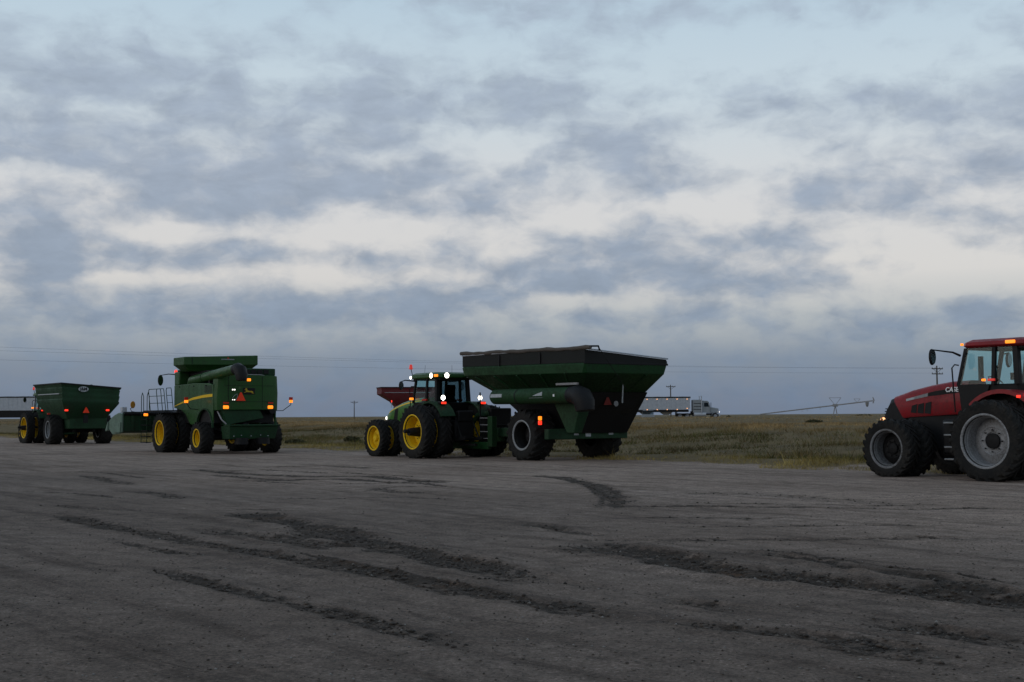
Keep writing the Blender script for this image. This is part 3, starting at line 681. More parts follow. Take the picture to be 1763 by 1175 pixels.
def cab(t, x0, x1, hw, zf, zb, zt, roof_mat, roof, rake=.12, lower_mat='black', glass='glass', rear_lean=.06, rear_glass=None):
    """cab shell: floor box, posts, panes, roof.  x0 rear, x1 front, zf floor, zb belt, zt eaves"""
    MB().prism([(x0 - .02, zf + .35), (x0 + .25, zf), (x1 + .10, zf), (x1 + rake + .04, zb), (x0 - rear_lean, zb)], -hw * .93, hw * .93).build('cab_base', M[lower_mat], t, .03)
    xb = x0 + (x1 - x0) * .40
    P = .045
    def post(xa, xc, y, wy=.045, wx=.045):
        MB().hexa([(xa - wx, y - wy, zb - .02), (xa + wx, y - wy, zb - .02), (xa + wx, y + wy, zb - .02), (xa - wx, y + wy, zb - .02),
                   (xc - wx, y * .95 - wy, zt), (xc + wx, y * .95 - wy, zt), (xc + wx, y * .95 + wy, zt), (xc - wx, y * .95 + wy, zt)]).build('pillar', M['black'], t, .01)
    for sgn in (1, -1):
        post(x1 + rake, x1 - .05, sgn * hw * .94); post(xb, xb - .02, sgn * hw, .04, .05); post(x0 - rear_lean, x0, sgn * hw * .92, .07, .07)
    for sgn in (1, -1):
        for (a, ta, c_, tc_) in ((x0 - rear_lean + .075, x0 + .075, xb - .055, xb - .075), (xb + .055, xb + .035, x1 + rake - .05, x1 - .10)):
            MB().plate([(a, sgn * hw * .965, zb), (c_, sgn * hw * .975, zb), (tc_, sgn * hw * .925, zt), (ta, sgn * hw * .92, zt)], .008).build('window', M[glass], t)
    MB().plate([(x0 - rear_lean - .02, -hw * .84, zb), (x0 - rear_lean - .02, hw * .84, zb), (x0 - .02, hw * .80, zt), (x0 - .02, -hw * .80, zt)], .008).build('rear_window', M[rear_glass or glass], t)
    MB().plate([(x1 + rake + .03, -hw * .88, zb), (x1 + rake + .03, hw * .88, zb), (x1 - .02, hw * .84, zt), (x1 - .02, -hw * .84, zt)], .008).build('windshield', M[glass], t)
    rx0, rx1, rw, rz0, rz1 = roof
    rings = []
    for (z, k) in ((rz0, .94), (rz0 + .05, 1.0), (rz1 - .07, .98), (rz1, .86)):
        cx = (rx0 + rx1) / 2; hx = (rx1 - rx0) / 2 * k; hy = rw * k; c = .16
        rings.append([(cx - hx + c, -hy, z), (cx + hx - c, -hy, z), (cx + hx, -hy + c, z), (cx + hx, hy - c, z), (cx + hx - c, hy, z), (cx - hx + c, hy, z), (cx - hx, hy - c, z), (cx - hx, -hy + c, z)])
    ro = MB().loft(rings).build('roof', M[roof_mat], t, .015)
    MB().box(rx0 + .1, rx1 - .12, -rw * .86, rw * .86, rz0 - .05, rz0 + .02).build('headliner', M['black'], ro)
    # seat, console and wheel inside
    sx_ = x0 + (x1 - x0) * .30
    se = MB().box(sx_ - .25, sx_ + .25, -.26, .26, zb - .25, zb - .10).build('seat', M['seat'], t, .05)
    MB().hexa([(sx_ - .30, -.25, zb - .15), (sx_ - .16, -.25, zb - .15), (sx_ - .16, .25, zb - .15), (sx_ - .30, .25, zb - .15), (sx_ - .40, -.24, zb + .68), (sx_ - .29, -.24, zb + .68), (sx_ - .29, .24, zb + .68), (sx_ - .40, .24, zb + .68)]).build('seat_back', M['seat'], se, .05)
    st = MB().tube([(x1 - .05, 0, zf + .25), (x1 - .32, 0, zb + .08)], .045).build('steering_column', M['black'], t)
    ringpts = []
    MB().lathe([(.19, -.015), (.205, 0), (.19, .015), (.175, 0), (.19, -.015)], 20, axis='z').build('steering_wheel', M['black'], st, loc=(x1 - .34, 0, zb + .10)).rotation_euler = (0, RAD(-35), 0)
    MB().box(sx_ - .1, sx_ + .35, -.48, -.34, zb - .1, zb + .12).build('armrest_console', M['black'], t, .03)
    MB().box(sx_ + .42, sx_ + .47, -.58, -.36, zb + .12, zb + .30).build('monitor', M['black'], t, .01)
def mirror(t, base, elbow, tip, h=.34, w=.20):
    mb = MB(); mb.tube([base, elbow, tip], [.030, .024, .016], 6)
    a = mb.build('mirror_arm', M['black'], t)
    x, y, z = tip
    MB().lathe([(.001, -.05), (w * .42, -.05), (w * .5, -.02), (w * .5, .012), (w * .44, .02)], 16, axis='x').build('mirror_head', M['black'], a, loc=(x, y, z - h * .45)).scale = (1, 1, h / w)
    MB().lathe([(w * .44, 0), (.001, 0.0)], 16, axis='x').build('mirror_glass', M['mirror'], a, loc=(x - .053, y, z - h * .45)).scale = (1, 1, h / w)

def green_tractor(loc, rz, label, duals_front=True, lit=True, front_steer=0):
    t = thing('tractor', label, 'tractor', loc, rz)
    R, rf, wb = 1.03, .755, 3.22
    MB().box(-.55, wb + .55, -.27, .27, .70, 1.25).build('chassis', M['dark'], t, .04)
    MB().tube([(0, -2.28, R), (0, 2.28, R)], .075, 12).build('rear_axle', M['dark'], t)
    MB().tube([(wb, -1.7 if duals_front else -1.1, rf), (wb, 1.7 if duals_front else 1.1, rf)], .09, 10).build('front_axle', M['dark'], t)
    MB().box(-.75, .35, -.45, .45, .65, 1.45).build('rear_housing', M['dark'], t, .08)
    secs = [(1.72, .44, 1.40, 2.34), (2.3, .44, 1.38, 2.31), (2.9, .435, 1.36, 2.24), (3.5, .425, 1.30, 2.13), (4.0, .41, 1.26, 2.00), (4.35, .385, 1.24, 1.88), (4.60, .34, 1.24, 1.74)]
    hd = hood_mesh(secs).build('hood', M['hood_green'], t)
    strip_on_hood(secs[:-1], .10, .58).build('hood_stripe', M['yellow'], hd)
    MB().box(2.75, 3.05, .425, .437, 1.5, 1.92).build('side_vent', M['black'], hd)
    MB().prism([(3.62, 1.30), (3.95, 1.28), (3.80, 1.86), (3.52, 1.95)], .405, .424).build('side_grille', M['black'], hd)
    gr = MB().hexa([(4.60, -.33, 1.14), (4.80, -.28, 1.14), (4.80, .28, 1.14), (4.60, .33, 1.14), (4.58, -.30, 1.70), (4.68, -.26, 1.64), (4.68, .26, 1.64), (4.58, .30, 1.70)]).build('grille', M['black'], t, .03)
    for y in (.31, -.31):
        lamp(t, 'headlight', (4.62, y, 1.52), .085, 'lamp_head' if lit else 'decal', 'y', math.copysign(1, y), .05)
        lamp(t, 'headlight', (4.80, y * .6, 1.42), .075, 'lamp_head' if lit else 'decal', 'x', 1, .03)
    MB().box(4.55, 5.05, -.40, .40, .55, 1.05).build('front_weights', M['dark'], t, .04)
    MB().tube([(1.95, -.62, 1.5), (1.95, -.62, 3.15), (1.88, -.62, 3.30)], .07, 10).build('exhaust_stack', M['black'], t)
    MB().box(.75, 2.1, .45, .92, .62, 1.42).build('fuel_tank', M['black'], t, .08)
    MB().box(.75, 2.1, -.92, -.45, .62, 1.42).build('fuel_tank', M['black'], t, .08)
    for k in range(4):
        MB().box(1.55, 1.95, .93, 1.12, .48 + .30 * k, .52 + .30 * k).build('step', M['dark'], t, .01)
    cab(t, .15, 1.70, .80, 1.35, 2.14, 3.06, 'green', (-.22, 1.95, .86, 3.06, 3.30), lower_mat='black', rear_glass='glass_dark')  # rear pane tinted darker to stand for the dim cab interior
    for sgn in (1, -1):
        fd = arc_fender(0, R, 1.14, sgn * .58, sgn * 1.22, 38, 150, .035, 14, .07).build('fender', M['green_dull'], t)
        MB().box(-.66, -.42, sgn * .92 - .13, sgn * .92 + .13, 2.06, 2.16).build('tail_lamp_housing', M['black'], fd, .02)
        MB().box(-.685, -.66, sgn * .92 - .11, sgn * .92 + .11, 2.06, 2.14).build('tail_lamp', M['lamp_red'], fd, .01)
        lamp(t, 'work_lamp', (-.52, sgn * .86, 2.30), .10, 'lamp_white' if lit else 'decal', 'x', -1)
        # roof work lamps at the corners, amber flasher between them
        lamp(t, 'work_lamp', (-.235, sgn * .50, 3.17), .105, 'lamp_white' if lit and sgn > 0 else 'decal', 'x', -1)
        lamp(t, 'work_lamp', (.30, sgn * .865, 3.17), .105, 'lamp_white' if lit and sgn > 0 else 'decal', 'y', sgn)
        MB().box(-.16, .06, sgn * .845, sgn * .905, 3.12, 3.21).build('flasher', M['lamp_amber'], t, .01)
        lamp(t, 'roof_lamp', (1.88, sgn * .82, 3.13), .06, 'lamp_white' if lit and sgn > 0 else 'decal', 'y', sgn, .04)
        MB().box(1.62, 1.76, sgn * .86, sgn * .98, 2.24, 2.33).build('flasher', M['lamp_amber'], t, .015)
        MB().box(.70, 1.02, sgn * .79, sgn * .86, 2.20, 2.27).build('side_reflector', M['reflector'], t, .01)
        mirror(t, (1.60, sgn * .78, 2.98), (1.62, sgn * 1.25, 3.02), (1.62, sgn * 1.44, 2.96))
        MB().tube([(1.84, sgn * .84, 1.5), (1.86, sgn * .90, 2.65), (1.80, sgn * .86, 2.78), (1.70, sgn * .80, 2.78)], .018, 6).build('handrail', M['black'], t)
    bs = MB().tube([(1.90, .72, 3.15), (1.92, .80, 3.50)], .016, 6).build('beacon_stalk', M['black'], t)
    MB().lathe([(.05, 0), (.075, .03), (.075, .07), (.062, .09), (.062, .16), (.03, .20), (.001, .205)], 12, axis='z').build('beacon', M['lamp_dimred'], bs, loc=(1.92, .80, 3.46))
    MB().tube([(1.45, .45, 3.28), (1.40, .45, 3.62)], .006, 4).build('antenna', M['black'], t)
    MB().tube([(-.3, .3, 3.28), (-.3, .3, 3.56)], .006, 4).build('antenna', M['black'], t)
    for sgn in (1, -1):
        wheel(t, 0, sgn * .98, R, .50, .63, 'yellow', 'dark', -.12)
        wheel(t, 0, sgn * 1.70, R, .50, .63, 'yellow', 'dark', -.14, boss=.46)
        wheel(t, wb, sgn * (.92 if duals_front else 1.0), rf, .44, .46, 'yellow', 'yellow', .02, front_steer)
        if duals_front: wheel(t, wb, sgn * 1.58, rf, .44, .46, 'yellow', 'yellow', .02, front_steer)
    # three point hitch and drawbar
    MB().box(-1.5, -.5, -.06, .06, .46, .54).build('drawbar', M['dark'], t, .01)
    for sgn in (1, -1):
        hx = MB().prism([(-.55, .75), (-.65, .62), (-1.35, .70), (-1.35, .82)], sgn * .40 - .03, sgn * .40 + .03).build('lift_arm', M['dark'], t, .01)
        MB().tube([(-1.1, sgn * .40, .78), (-.62, sgn * .36, 1.55)], .035, 6).build('lift_link', M['dark'], hx)
    MB().box(-.82, -.60, -.34, .34, 1.38, 1.80).build('hydraulic_block', M['dark'], t, .04)
    return t

tractor_c = green_tractor((-2.27, 49.97, 0), 126, 'green tractor with lit white work lamps, hitched to the large tarped grain cart')
tractor_l = green_tractor((-29.7, 83.0, 0), 126, 'green tractor with yellow rim at the far left, in front of the smaller grain cart', duals_front=False, lit=False)

# red tractor on the right
def red_tractor(loc, rz):
    t = thing('tractor', 'red tractor with silver dished rims, cut by the right edge of the photo', 'tractor', loc, rz)
    R, rf, wb = .97, .745, 2.86
    MB().box(-.55, wb + .45, -.36, .36, .66, 1.56).build('chassis', M['dark'], t, .04)
    MB().tube([(0, -1.6, R), (0, 1.6, R)], .09, 12).build('rear_axle', M['dark'], t)
    MB().tube([(wb, -1.55, rf), (wb, 1.55, rf)], .09, 10).build('front_axle', M['dark'], t)
    MB().box(-.75, .35, -.45, .45, .65, 1.45).build('rear_housing', M['dark'], t, .08)
    secs = [(1.46, .43, 1.58, 2.42), (2.0, .43, 1.56, 2.40), (2.6, .425, 1.53, 2.32), (3.2, .42, 1.50, 2.20), (3.55, .412, 1.48, 2.10, -.18), (3.78, .400, 1.46, 2.04, -.36)]
    hd = hood_mesh(secs, drop=(.15, .045)).build('hood', M['red'], t)
    # black nose with the grille
    rings = []
    for (x, sk, w, zb, zt) in ((3.70, -.40, .385, 1.30, 2.03), (3.88, -.1, .37, 1.28, 1.97), (3.98, .06, .35, 1.27, 1.80), (4.10, .06, .32, 1.27, 1.55), (4.17, .02, .29, 1.27, 1.42)):
        rings.append([(x + sk, w, zb), (x + sk * .2, w, zt - .12), (x, w - .10, zt), (x, -w + .10, zt), (x + sk * .2, -w, zt - .12), (x + sk, -w, zb)])
    gr = MB().loft(rings).build('grille', M['black'], t, .02)
    for k in range(6):
        z = 1.36 + k * .07
        MB().box(3.84, 4.19 - .02 * k, -.27, .27, z, z + .025).build('grille_bar', M['dark'], gr)
    for y in (.30, -.30):
        lamp(t, 'headlight', (4.14, y, 1.43), .075, 'lamp_orange', 'x', 1, .05)
        lamp(t, 'headlight', (4.10, y * 1.12, 1.43), .070, 'lamp_orange', 'y', math.copysign(1, y), .03)
    MB().box(4.0, 4.4, -.36, .36, .62, 1.10).build('front_weights', M['dark'], t, .04)
    # side decals: dark band running forward from the lettering, pale streak, vent openings
    def side(poly, name, mat, y0=.424, y1=.436): return MB().prism(poly, y0, y1).build(name, M[mat], hd)
    side([(1.50, 2.13), (2.42, 2.05), (2.62, 2.035), (2.62, 2.12), (2.42, 2.16), (1.50, 2.27)], 'decal_band', 'black', .425, .4335)
    MB().plate([(2.62, .428, 2.035), (3.22, .4225, 1.93), (3.22, .4225, 1.99), (2.62, .428, 2.12)], .012).build('decal_streak', M['decal_grey'], hd)
    MB().plate([(3.04, .431, 1.962), (3.30, .4255, 1.915), (3.30, .4255, 1.975), (3.04, .431, 2.022)], .010).build('decal_streak', M['decal'], hd)
    for k, (a, c_) in enumerate(((2.52, 2.70), (2.74, 2.92), (2.96, 3.12))):
        side([(a + .03, 1.58 + .01 * k), (c_ + .04, 1.60 + .01 * k), (c_, 1.86 - .03 * k), (a, 1.90 - .03 * k)], 'side_vent', 'black', .42, .434)
    text_obj(hd, 'CASE IH', .165, 'decal_white', (1.80, .440, 2.19), (RAD(90), 0, RAD(180)), .003, .15, bold=.004)
    MB().tube([(1.75, -.60, 1.6), (1.75, -.60, 3.05)], .07, 10).build('exhaust_stack', M['black'], t)
    MB().box(.75, 1.9, .42, .92, .55, 1.45).build('fuel_tank', M['black'], t, .08)
    MB().box(.75, 1.9, -.92, -.42, .55, 1.45).build('fuel_tank', M['black'], t, .08)
    for k in range(4):
        MB().box(1.30, 1.68, .93, 1.14, .44 + .30 * k, .48 + .30 * k).build('step', M['grey_rim'], t, .01)
    cab(t, -.12, 1.28, .85, 1.40, 2.30, 3.20, 'red', (-.55, 1.32, .90, 3.20, 3.40), rake=.16)
    MB().prism([(1.30, 1.72), (1.46, 2.30), (.55, 2.30), (.75, 1.72)], .83, .85).build('door_panel', M['black'], t)
    for sgn in (1, -1):
        arc_fender(0, R, 1.19, sgn * .70, sgn * 1.30, 25, 152, .04, 16, .10).build('fender', M['red'], t)
        MB().box(-.62, -.58, sgn * 1.1 - .10, sgn * 1.1 + .10, 1.99, 2.07).build('tail_lamp', M['lamp_red'], t, .01)
        MB().box(-.56, -.46, sgn * 1.305, sgn * 1.33, 1.95, 2.01).build('tail_lamp', M['lamp_red'], t, .006)
        MB().box(1.25, 1.31, sgn * .83, sgn * .90, 3.26, 3.32).build('flasher', M['lamp_amber'], t, .015)
        MB().box(-.20, .06, sgn * .885, sgn * .925, 3.26, 3.34).build('flasher', M['lamp_amber'], t, .015)
        MB().box(.64, .73, sgn * .86, sgn * .92, 2.37, 2.43).build('flasher', M['lamp_amber'], t, .015)
        MB().box(.38, .56, sgn * .86, sgn * .92, 2.37, 2.43).build('side_reflector', M['lamp_dimred'], t, .01)  # reflector given a faint red glow of its own
        mirror(t, (1.36, sgn * .83, 3.02), (1.42, sgn * 1.05, 3.10), (1.62, sgn * 1.62, 3.16), .40, .22)
        MB().tube([(1.52, sgn * .86, 1.62), (1.54, sgn * .93, 2.72), (1.48, sgn * .90, 2.80), (1.40, sgn * .84, 2.78)], .018, 6).build('handrail', M['black'], t)
        wheel(t, 0, sgn * .98, R, .52, .62, 'dark', 'dark', -.10)
        wheel(t, 0, sgn * 1.72, R, .52, .61, 'silver', 'dark', -.15, boss=.02)
        wheel(t, wb, sgn * .98, rf, .46, .46, 'dark', 'dark', -.06)  # inner rims black, standing for the shade between the wheels
        wheel(t, wb, sgn * 1.66, rf, .46, .46, 'silver_dark' if sgn > 0 else 'dark', 'dark', -.12, boss=.02, disc='dark')  # right rim black, shade put into its colour; left one silver
    MB().box(-1.5, -.5, -.06, .06, .46, .54).build('drawbar', M['dark'], t, .01)
    MB().box(-.82, -.60, -.34, .34, 1.38, 1.80).build('hydraulic_block', M['dark'], t, .04)
    MB().box(-.35, -.25, .30, .55, 2.9, 3.02).build('rear_speaker', M['black'], t, .01)
    return t
red_tractor((12.6, 31.09, 0), 126)

# ------------------------------------------------------------------ grain carts
def triangle_sign(parent, x, y, z, s, mat, border=True):
    pts = [(x, y - s * .5, z - s * .29), (x, y - s * .08, z + s * .55), (x, y + s * .08, z + s * .55), (x, y + s * .5, z - s * .29)]
    o = MB().plate(pts, .01).build('slow_vehicle_sign', M[mat], parent)
    return o
def big_cart(loc, rz):
    t = thing('grain_cart', 'large green grain cart with black side extensions and a rolled tarp along its top', 'grain cart', loc, rz)
    tilt = lambda x: .014 * (x - .2)
    X0, X1, Y = -3.45, 3.95, 1.86
    zA, zB, zC = 3.86, 3.42, 3.08
    zAr = 3.54                                     # right hand side of the rear board is lower
    th = .03
    # black extension boards
    for sgn in (1, -1):
        top = (lambda x: zA + tilt(x)) if sgn > 0 else (lambda x: zA - .10 + tilt(x) if x > 0 else zAr + tilt(x))
        n = 3
        for k in range(n):
            xa, xb = X0 + (X1 - X0) * k / n, X0 + (X1 - X0) * (k + 1) / n
            MB().hexa([(xa, sgn * Y - th, zB + tilt(xa)), (xb - .012, sgn * Y - th, zB + tilt(xb)), (xb - .012, sgn * Y, zB + tilt(xb)), (xa, sgn * Y, zB + tilt(xa)),
                       (xa, sgn * Y - th, top(xa)), (xb - .012, sgn * Y - th, top(xb)), (xb - .012, sgn * Y, top(xb)), (xa, sgn * Y, top(xa))]).build('extension_panel', M['ext'], t)
        for k in range(1, n):
            xa = X0 + (X1 - X0) * k / n
            MB().box(xa - .04, xa + .04, sgn * Y + (0.002 if sgn > 0 else -.05), sgn * Y + (.05 if sgn > 0 else -.002), zB, zA - .05).build('stake', M['black'], t, .008)
    MB().hexa([(X0, -Y, zB + tilt(X0)), (X0 + th, -Y, zB + tilt(X0)), (X0 + th, Y - th, zB + tilt(X0)), (X0, Y - th, zB + tilt(X0)),
               (X0, -Y, zAr), (X0 + th, -Y, zAr), (X0 + th, Y - th, zA + tilt(X0)), (X0, Y - th, zA + tilt(X0))]).build('rear_extension_panel', M['ext'], t)
    MB().hexa([(X1 - th, -Y, zB + tilt(X1)), (X1, -Y, zB + tilt(X1)), (X1, Y - th, zB + tilt(X1)), (X1 - th, Y - th, zB + tilt(X1)),
               (X1 - th, -Y, zA - .1), (X1, -Y, zA - .1), (X1, Y - th, zA + tilt(X1)), (X1 - th, Y - th, zA + tilt(X1))]).build('front_extension_panel', M['ext'], t)
    # hopper: upright band then sloping sides
    def ring(x0, x1, y, z, c=.0, tl=1, yr=None):
        r = yr or y
        return [(x0 + c, -r, z + tl * tilt(x0)), (x1 - c, -r, z + tl * tilt(x1)), (x1, -r + c, z + tl * tilt(x1)), (x1, y - c, z + tl * tilt(x1)), (x1 - c, y, z + tl * tilt(x1)), (x0 + c, y, z + tl * tilt(x0)), (x0, y - c, z + tl * tilt(x0)), (x0, -r + c, z + tl * tilt(x0))]
    rings = [ring(X0 + .02, X1 - .02, Y - .02, zB + .002, .02), ring(X0 - .02, X1 + .02, Y + .02, zB - .05, .05), ring(X0 + .02, X1, Y, zC, .12), ring(-2.50, 2.75, 1.12, 2.40, .12, 0, 1.80)]
    hop = MB().loft(rings).build('hopper', M['cart_green'], t, .012)
    MB().loft([ring(-2.48, 2.73, 1.10, 2.398, .12, 0, 1.78), ring(-2.15, 1.85, .92, 1.80, .1, 0, 1.50), ring(-1.35, 1.35, .62, 1.05, .1, 0, 1.30)]).build('shaded_lower_hopper', M['dark'], t, .012)  # lower hopper walls, blackened so the shade is in their colour
    MB().plate([(-2.50, -1.78, 2.40), (-2.50, .95, 2.40), (-1.47, .95, .98), (-1.47, -1.70, .98)], .05).build('rear_slope_sheet', M['dark'], t)  # rear slope black as well, in place of shade
    MB().box(X0 - .035, X0 + .0, -Y - .05, Y + .05, zB - .09, zB - .02).build('rim_rail', M['dark'], hop, .01)
    for k, x in enumerate((-2.4, -1.0, .4, 1.8, 3.0)):
        a = (x - X0) / (X1 - X0)
        MB().plate([(x, Y + .002, zC - .03), (x + .08, Y + .002, zC - .03), (x * .75 + .08, 1.13, 2.42), (x * .75, 1.13, 2.42)], .05).build('rib', M['cart_green'], hop)
    for y in (-1.0, 0.35):
        MB().plate([(X0 + .05, y, zC - .08), (X0 + .05, y + .08, zC - .08), (-2.48, y * .9 + .08, 2.42), (-2.48, y * .9, 2.42)], .05).build('rib', M['cart_green'], hop)
    # tarp rolled up along the left top edge
    pts = []
    nseg = 36
    for k in range(nseg + 1):
        x = X0 - .28 + (X1 + .12 - X0 + .28) * k / nseg
        pts.append((x, Y - .02 + .012 * math.sin(k * 2.1), zA + tilt(x) + .055 + .008 * math.sin(k * 1.3) + .012 * math.sin(k * .55 + 1)))
    rs = [.070 + .006 * math.sin(k * 1.9) + .007 * math.sin(k * .77) for k in range(nseg + 1)]
    MB().tube(pts, rs, 10).build('rolled_tarp', M['tarp'], t)
    MB().tube([(X0 - .02, Y, zA + .03), (X1 + .03, Y, zA + .03)], .022, 6).build('tarp_rail', M['alu'], t)
    MB().tube([(X0 - .03, Y - .05, zA + tilt(X0) + .03), (X0 - .03, -Y - .04, zAr + .03)], .026, 8).build('tarp_end_bow', M['alu'], t)
    MB().tube([(X0 - .25, Y, zA + .05), (X0 - .3, Y - .35, zA + .06), (X0 - .06, Y - .6, zA - .06)], .03, 8).build('tarp_crank_joint', M['black'], t)
    MB().tube([(X0 - .32, Y - .35, zA + .02), (X0 - .05, .05, 2.45)], .010, 5).build('tarp_crank_rod', M['dark'], t)
    MB().tube([(X0 + .55, -.32, 2.98), (X0 + .62, -.32, 2.02)], .026, 8).build('rear_tube', M['decal'], t)
    # unloading auger folded along the left side
    ya = 2.00
    ag = MB().lathe([(.001, 1.66), (.225, 1.63), (.27, 1.55), (.275, 1.0), (.275, -2.95)], 22, (0, ya, 2.28), 'x').build('auger_tube', M['cart_green'], t)
    MB().lathe([(.277, .0), (.283, .0), (.283, .05), (.277, .05)], 22, (0, ya, 2.28), 'x').build('clamp_ring', M['dark'], ag)
    MB().lathe([(.277, -2.88), (.295, -2.88), (.295, -2.96), (.277, -2.96)], 22, (0, ya, 2.28), 'x').build('clamp_ring', M['dark'], ag)
    MB().plate([(1.50, ya + .278, 2.26), (.80, ya + .278, 2.26), (.80, ya + .262, 2.38), (1.50, ya + .262, 2.38)], .012).build('decal_panel', M['decal'], ag)
    MB().plate([(-1.05, ya + .279, 2.28), (-1.60, ya + .279, 2.28), (-1.60, ya + .258, 2.42)], .012).build('decal_fin', M['decal'], ag)
    MB().box(-1.62, -.85, ya + .264, ya + .270, 2.205, 2.215).build('decal_line', M['decal_grey'], ag)
    MB().box(-2.30, -2.22, ya + .272, ya + .280, 2.24, 2.32).build('decal_mark', M['decal_white'], ag)
    MB().box(-2.75, -1.55, 1.55, 1.63, 2.64, 2.72).build('auger_saddle', M['galv'], t, .01)
    # rubber spout at the rear end, hanging down
    pts = [(-2.93, ya, 2.28), (-3.2, ya, 2.29), (-3.45, ya, 2.20), (-3.58, ya, 2.02), (-3.62, ya, 1.75)]
    MB().tube(pts, [.285, .33, .37, .36, .31], 18).build('rubber_spout', M['black'], t)
    # lower auger housing in front of the wheel gap
    MB().hexa([(-2.55, 1.28, .98), (-2.15, 1.28, .98), (-2.15, 1.62, .98), (-2.55, 1.62, .98), (-3.05, 1.20, 2.06), (-1.55, 1.20, 2.06), (-1.55, 1.74, 2.06), (-3.05, 1.74, 2.06)]).build('auger_boot', M['green_dull'], t, .03)
    # running gear
    MB().box(-1.42, -1.18, -1.78, 1.86, .76, 1.12).build('rear_beam', M['green_dull'], t, .02)
    for (y, w, h) in ((.62, .10, .045), (.08, .12, .10), (-.98, .10, .045)):
        MB().box(-1.435, -1.421, y - w, y + w, .94 - h, .94 + h).build('reflector_plate', M['decal'], t)
    MB().box(-.20, .20, -1.2, 1.2, .72, 1.12).build('axle_beam', M['dark'], t, .03)
    for sgn in (1, -1):
        MB().box(-1.3, 3.4, sgn * .60 - .08, sgn * .60 + .08, .80, 1.14).build('frame_rail', M['green_dull'], t, .02)
        MB().hexa([(3.2, sgn * .50 - .09, .62), (6.0, sgn * .12 - .08, .40), (6.0, sgn * .12 + .08, .40), (3.2, sgn * .50 + .09, .62), (3.2, sgn * .50 - .09, .98), (6.0, sgn * .12 - .08, .62), (6.0, sgn * .12 + .08, .62), (3.2, sgn * .50 + .09, .98)]).build('tongue_beam', M['cart_green'], t, .02)
        wheel(t, 0, sgn * 1.56, .93, .92, .50, 'dark', 'dark', -.02, lugs=18)
    for wh in [o for o in t.children if o.name.startswith('wheel')]:
        MB().lathe([(.505, .375), (.545, .40), (.545, .43), (.505, .435), (.475, .41), (.505, .375)], 36).build('rim_ring', M['grey_rim'], wh)
    MB().box(6.0, 6.35, -.09, .09, .42, .58).build('hitch_clevis', M['dark'], t, .02)
    # ladder and step frame ahead of the wheel
    MB().box(3.00, 3.30, .92, 1.16, .42, 1.58).build('ladder_post', M['cart_green'], t, .02)
    MB().box(3.30, 5.75, .98, 1.12, .32, .60).build('step_frame', M['cart_green'], t, .02)
    MB().box(5.60, 5.75, .30, .98, .34, .58).build('step_frame_arm', M['cart_green'], t, .02)
    for k in range(4):
        MB().box(3.32, 4.0, 1.00, 1.04, .72 + .26 * k, .745 + .26 * k).build('rung', M['galv'], t)
    MB().box(3.96, 4.0, 1.0, 1.04, .6, 2.5).build('ladder_rail', M['dark'], t)
    MB().tube([(4.75, .9, .6), (4.72, .95, 1.2), (4.4, .85, 1.62), (4.0, .6, 1.7)], .10, 10).build('hydraulic_hoses', M['cart_green'], t)
    for k in range(4):
        pts = [(3.4, .15 + .1 * k, 1.25), (4.3, .25 + .1 * k, .95 + .1 * k), (5.4, .15 + .06 * k, 1.0 + .05 * k), (6.4, .1 * k - .1, 1.45)]
        MB().tube(pts, .025, 6).build('hose', M['black'], t)
    MB().box(4.0, 4.6, -.5, .5, .95, 1.9).build('gearbox_guard', M['dark'], t, .05)
    # lamps and signs at the back
    triangle_sign(t, -2.40, -.02, 2.06, .36, 'smv_dull')
    MB().lathe([(.10, 0), (.10, -.03), (.001, -.035)], 14, (-2.36, -.42, 2.0), 'x').build('round_reflector', M['decal_grey'], t)
    MB().tube([(-1.05, 1.5, 1.05), (-1.05, 1.98, 1.18), (-1.05, 2.0, 1.5)], .022, 6).build('lamp_bracket', M['dark'], t)
    for (z, mt) in ((1.50, 'lamp_amber'), (1.34, 'lamp_red')):
        MB().box(-1.14, -1.08, 1.92, 2.06, z - .07, z + .07).build('marker_lamp', M[mt], t, .02).rotation_euler = (0, 0, 0)
    return t
big_cart((1.92, 46.82, 0), 126)

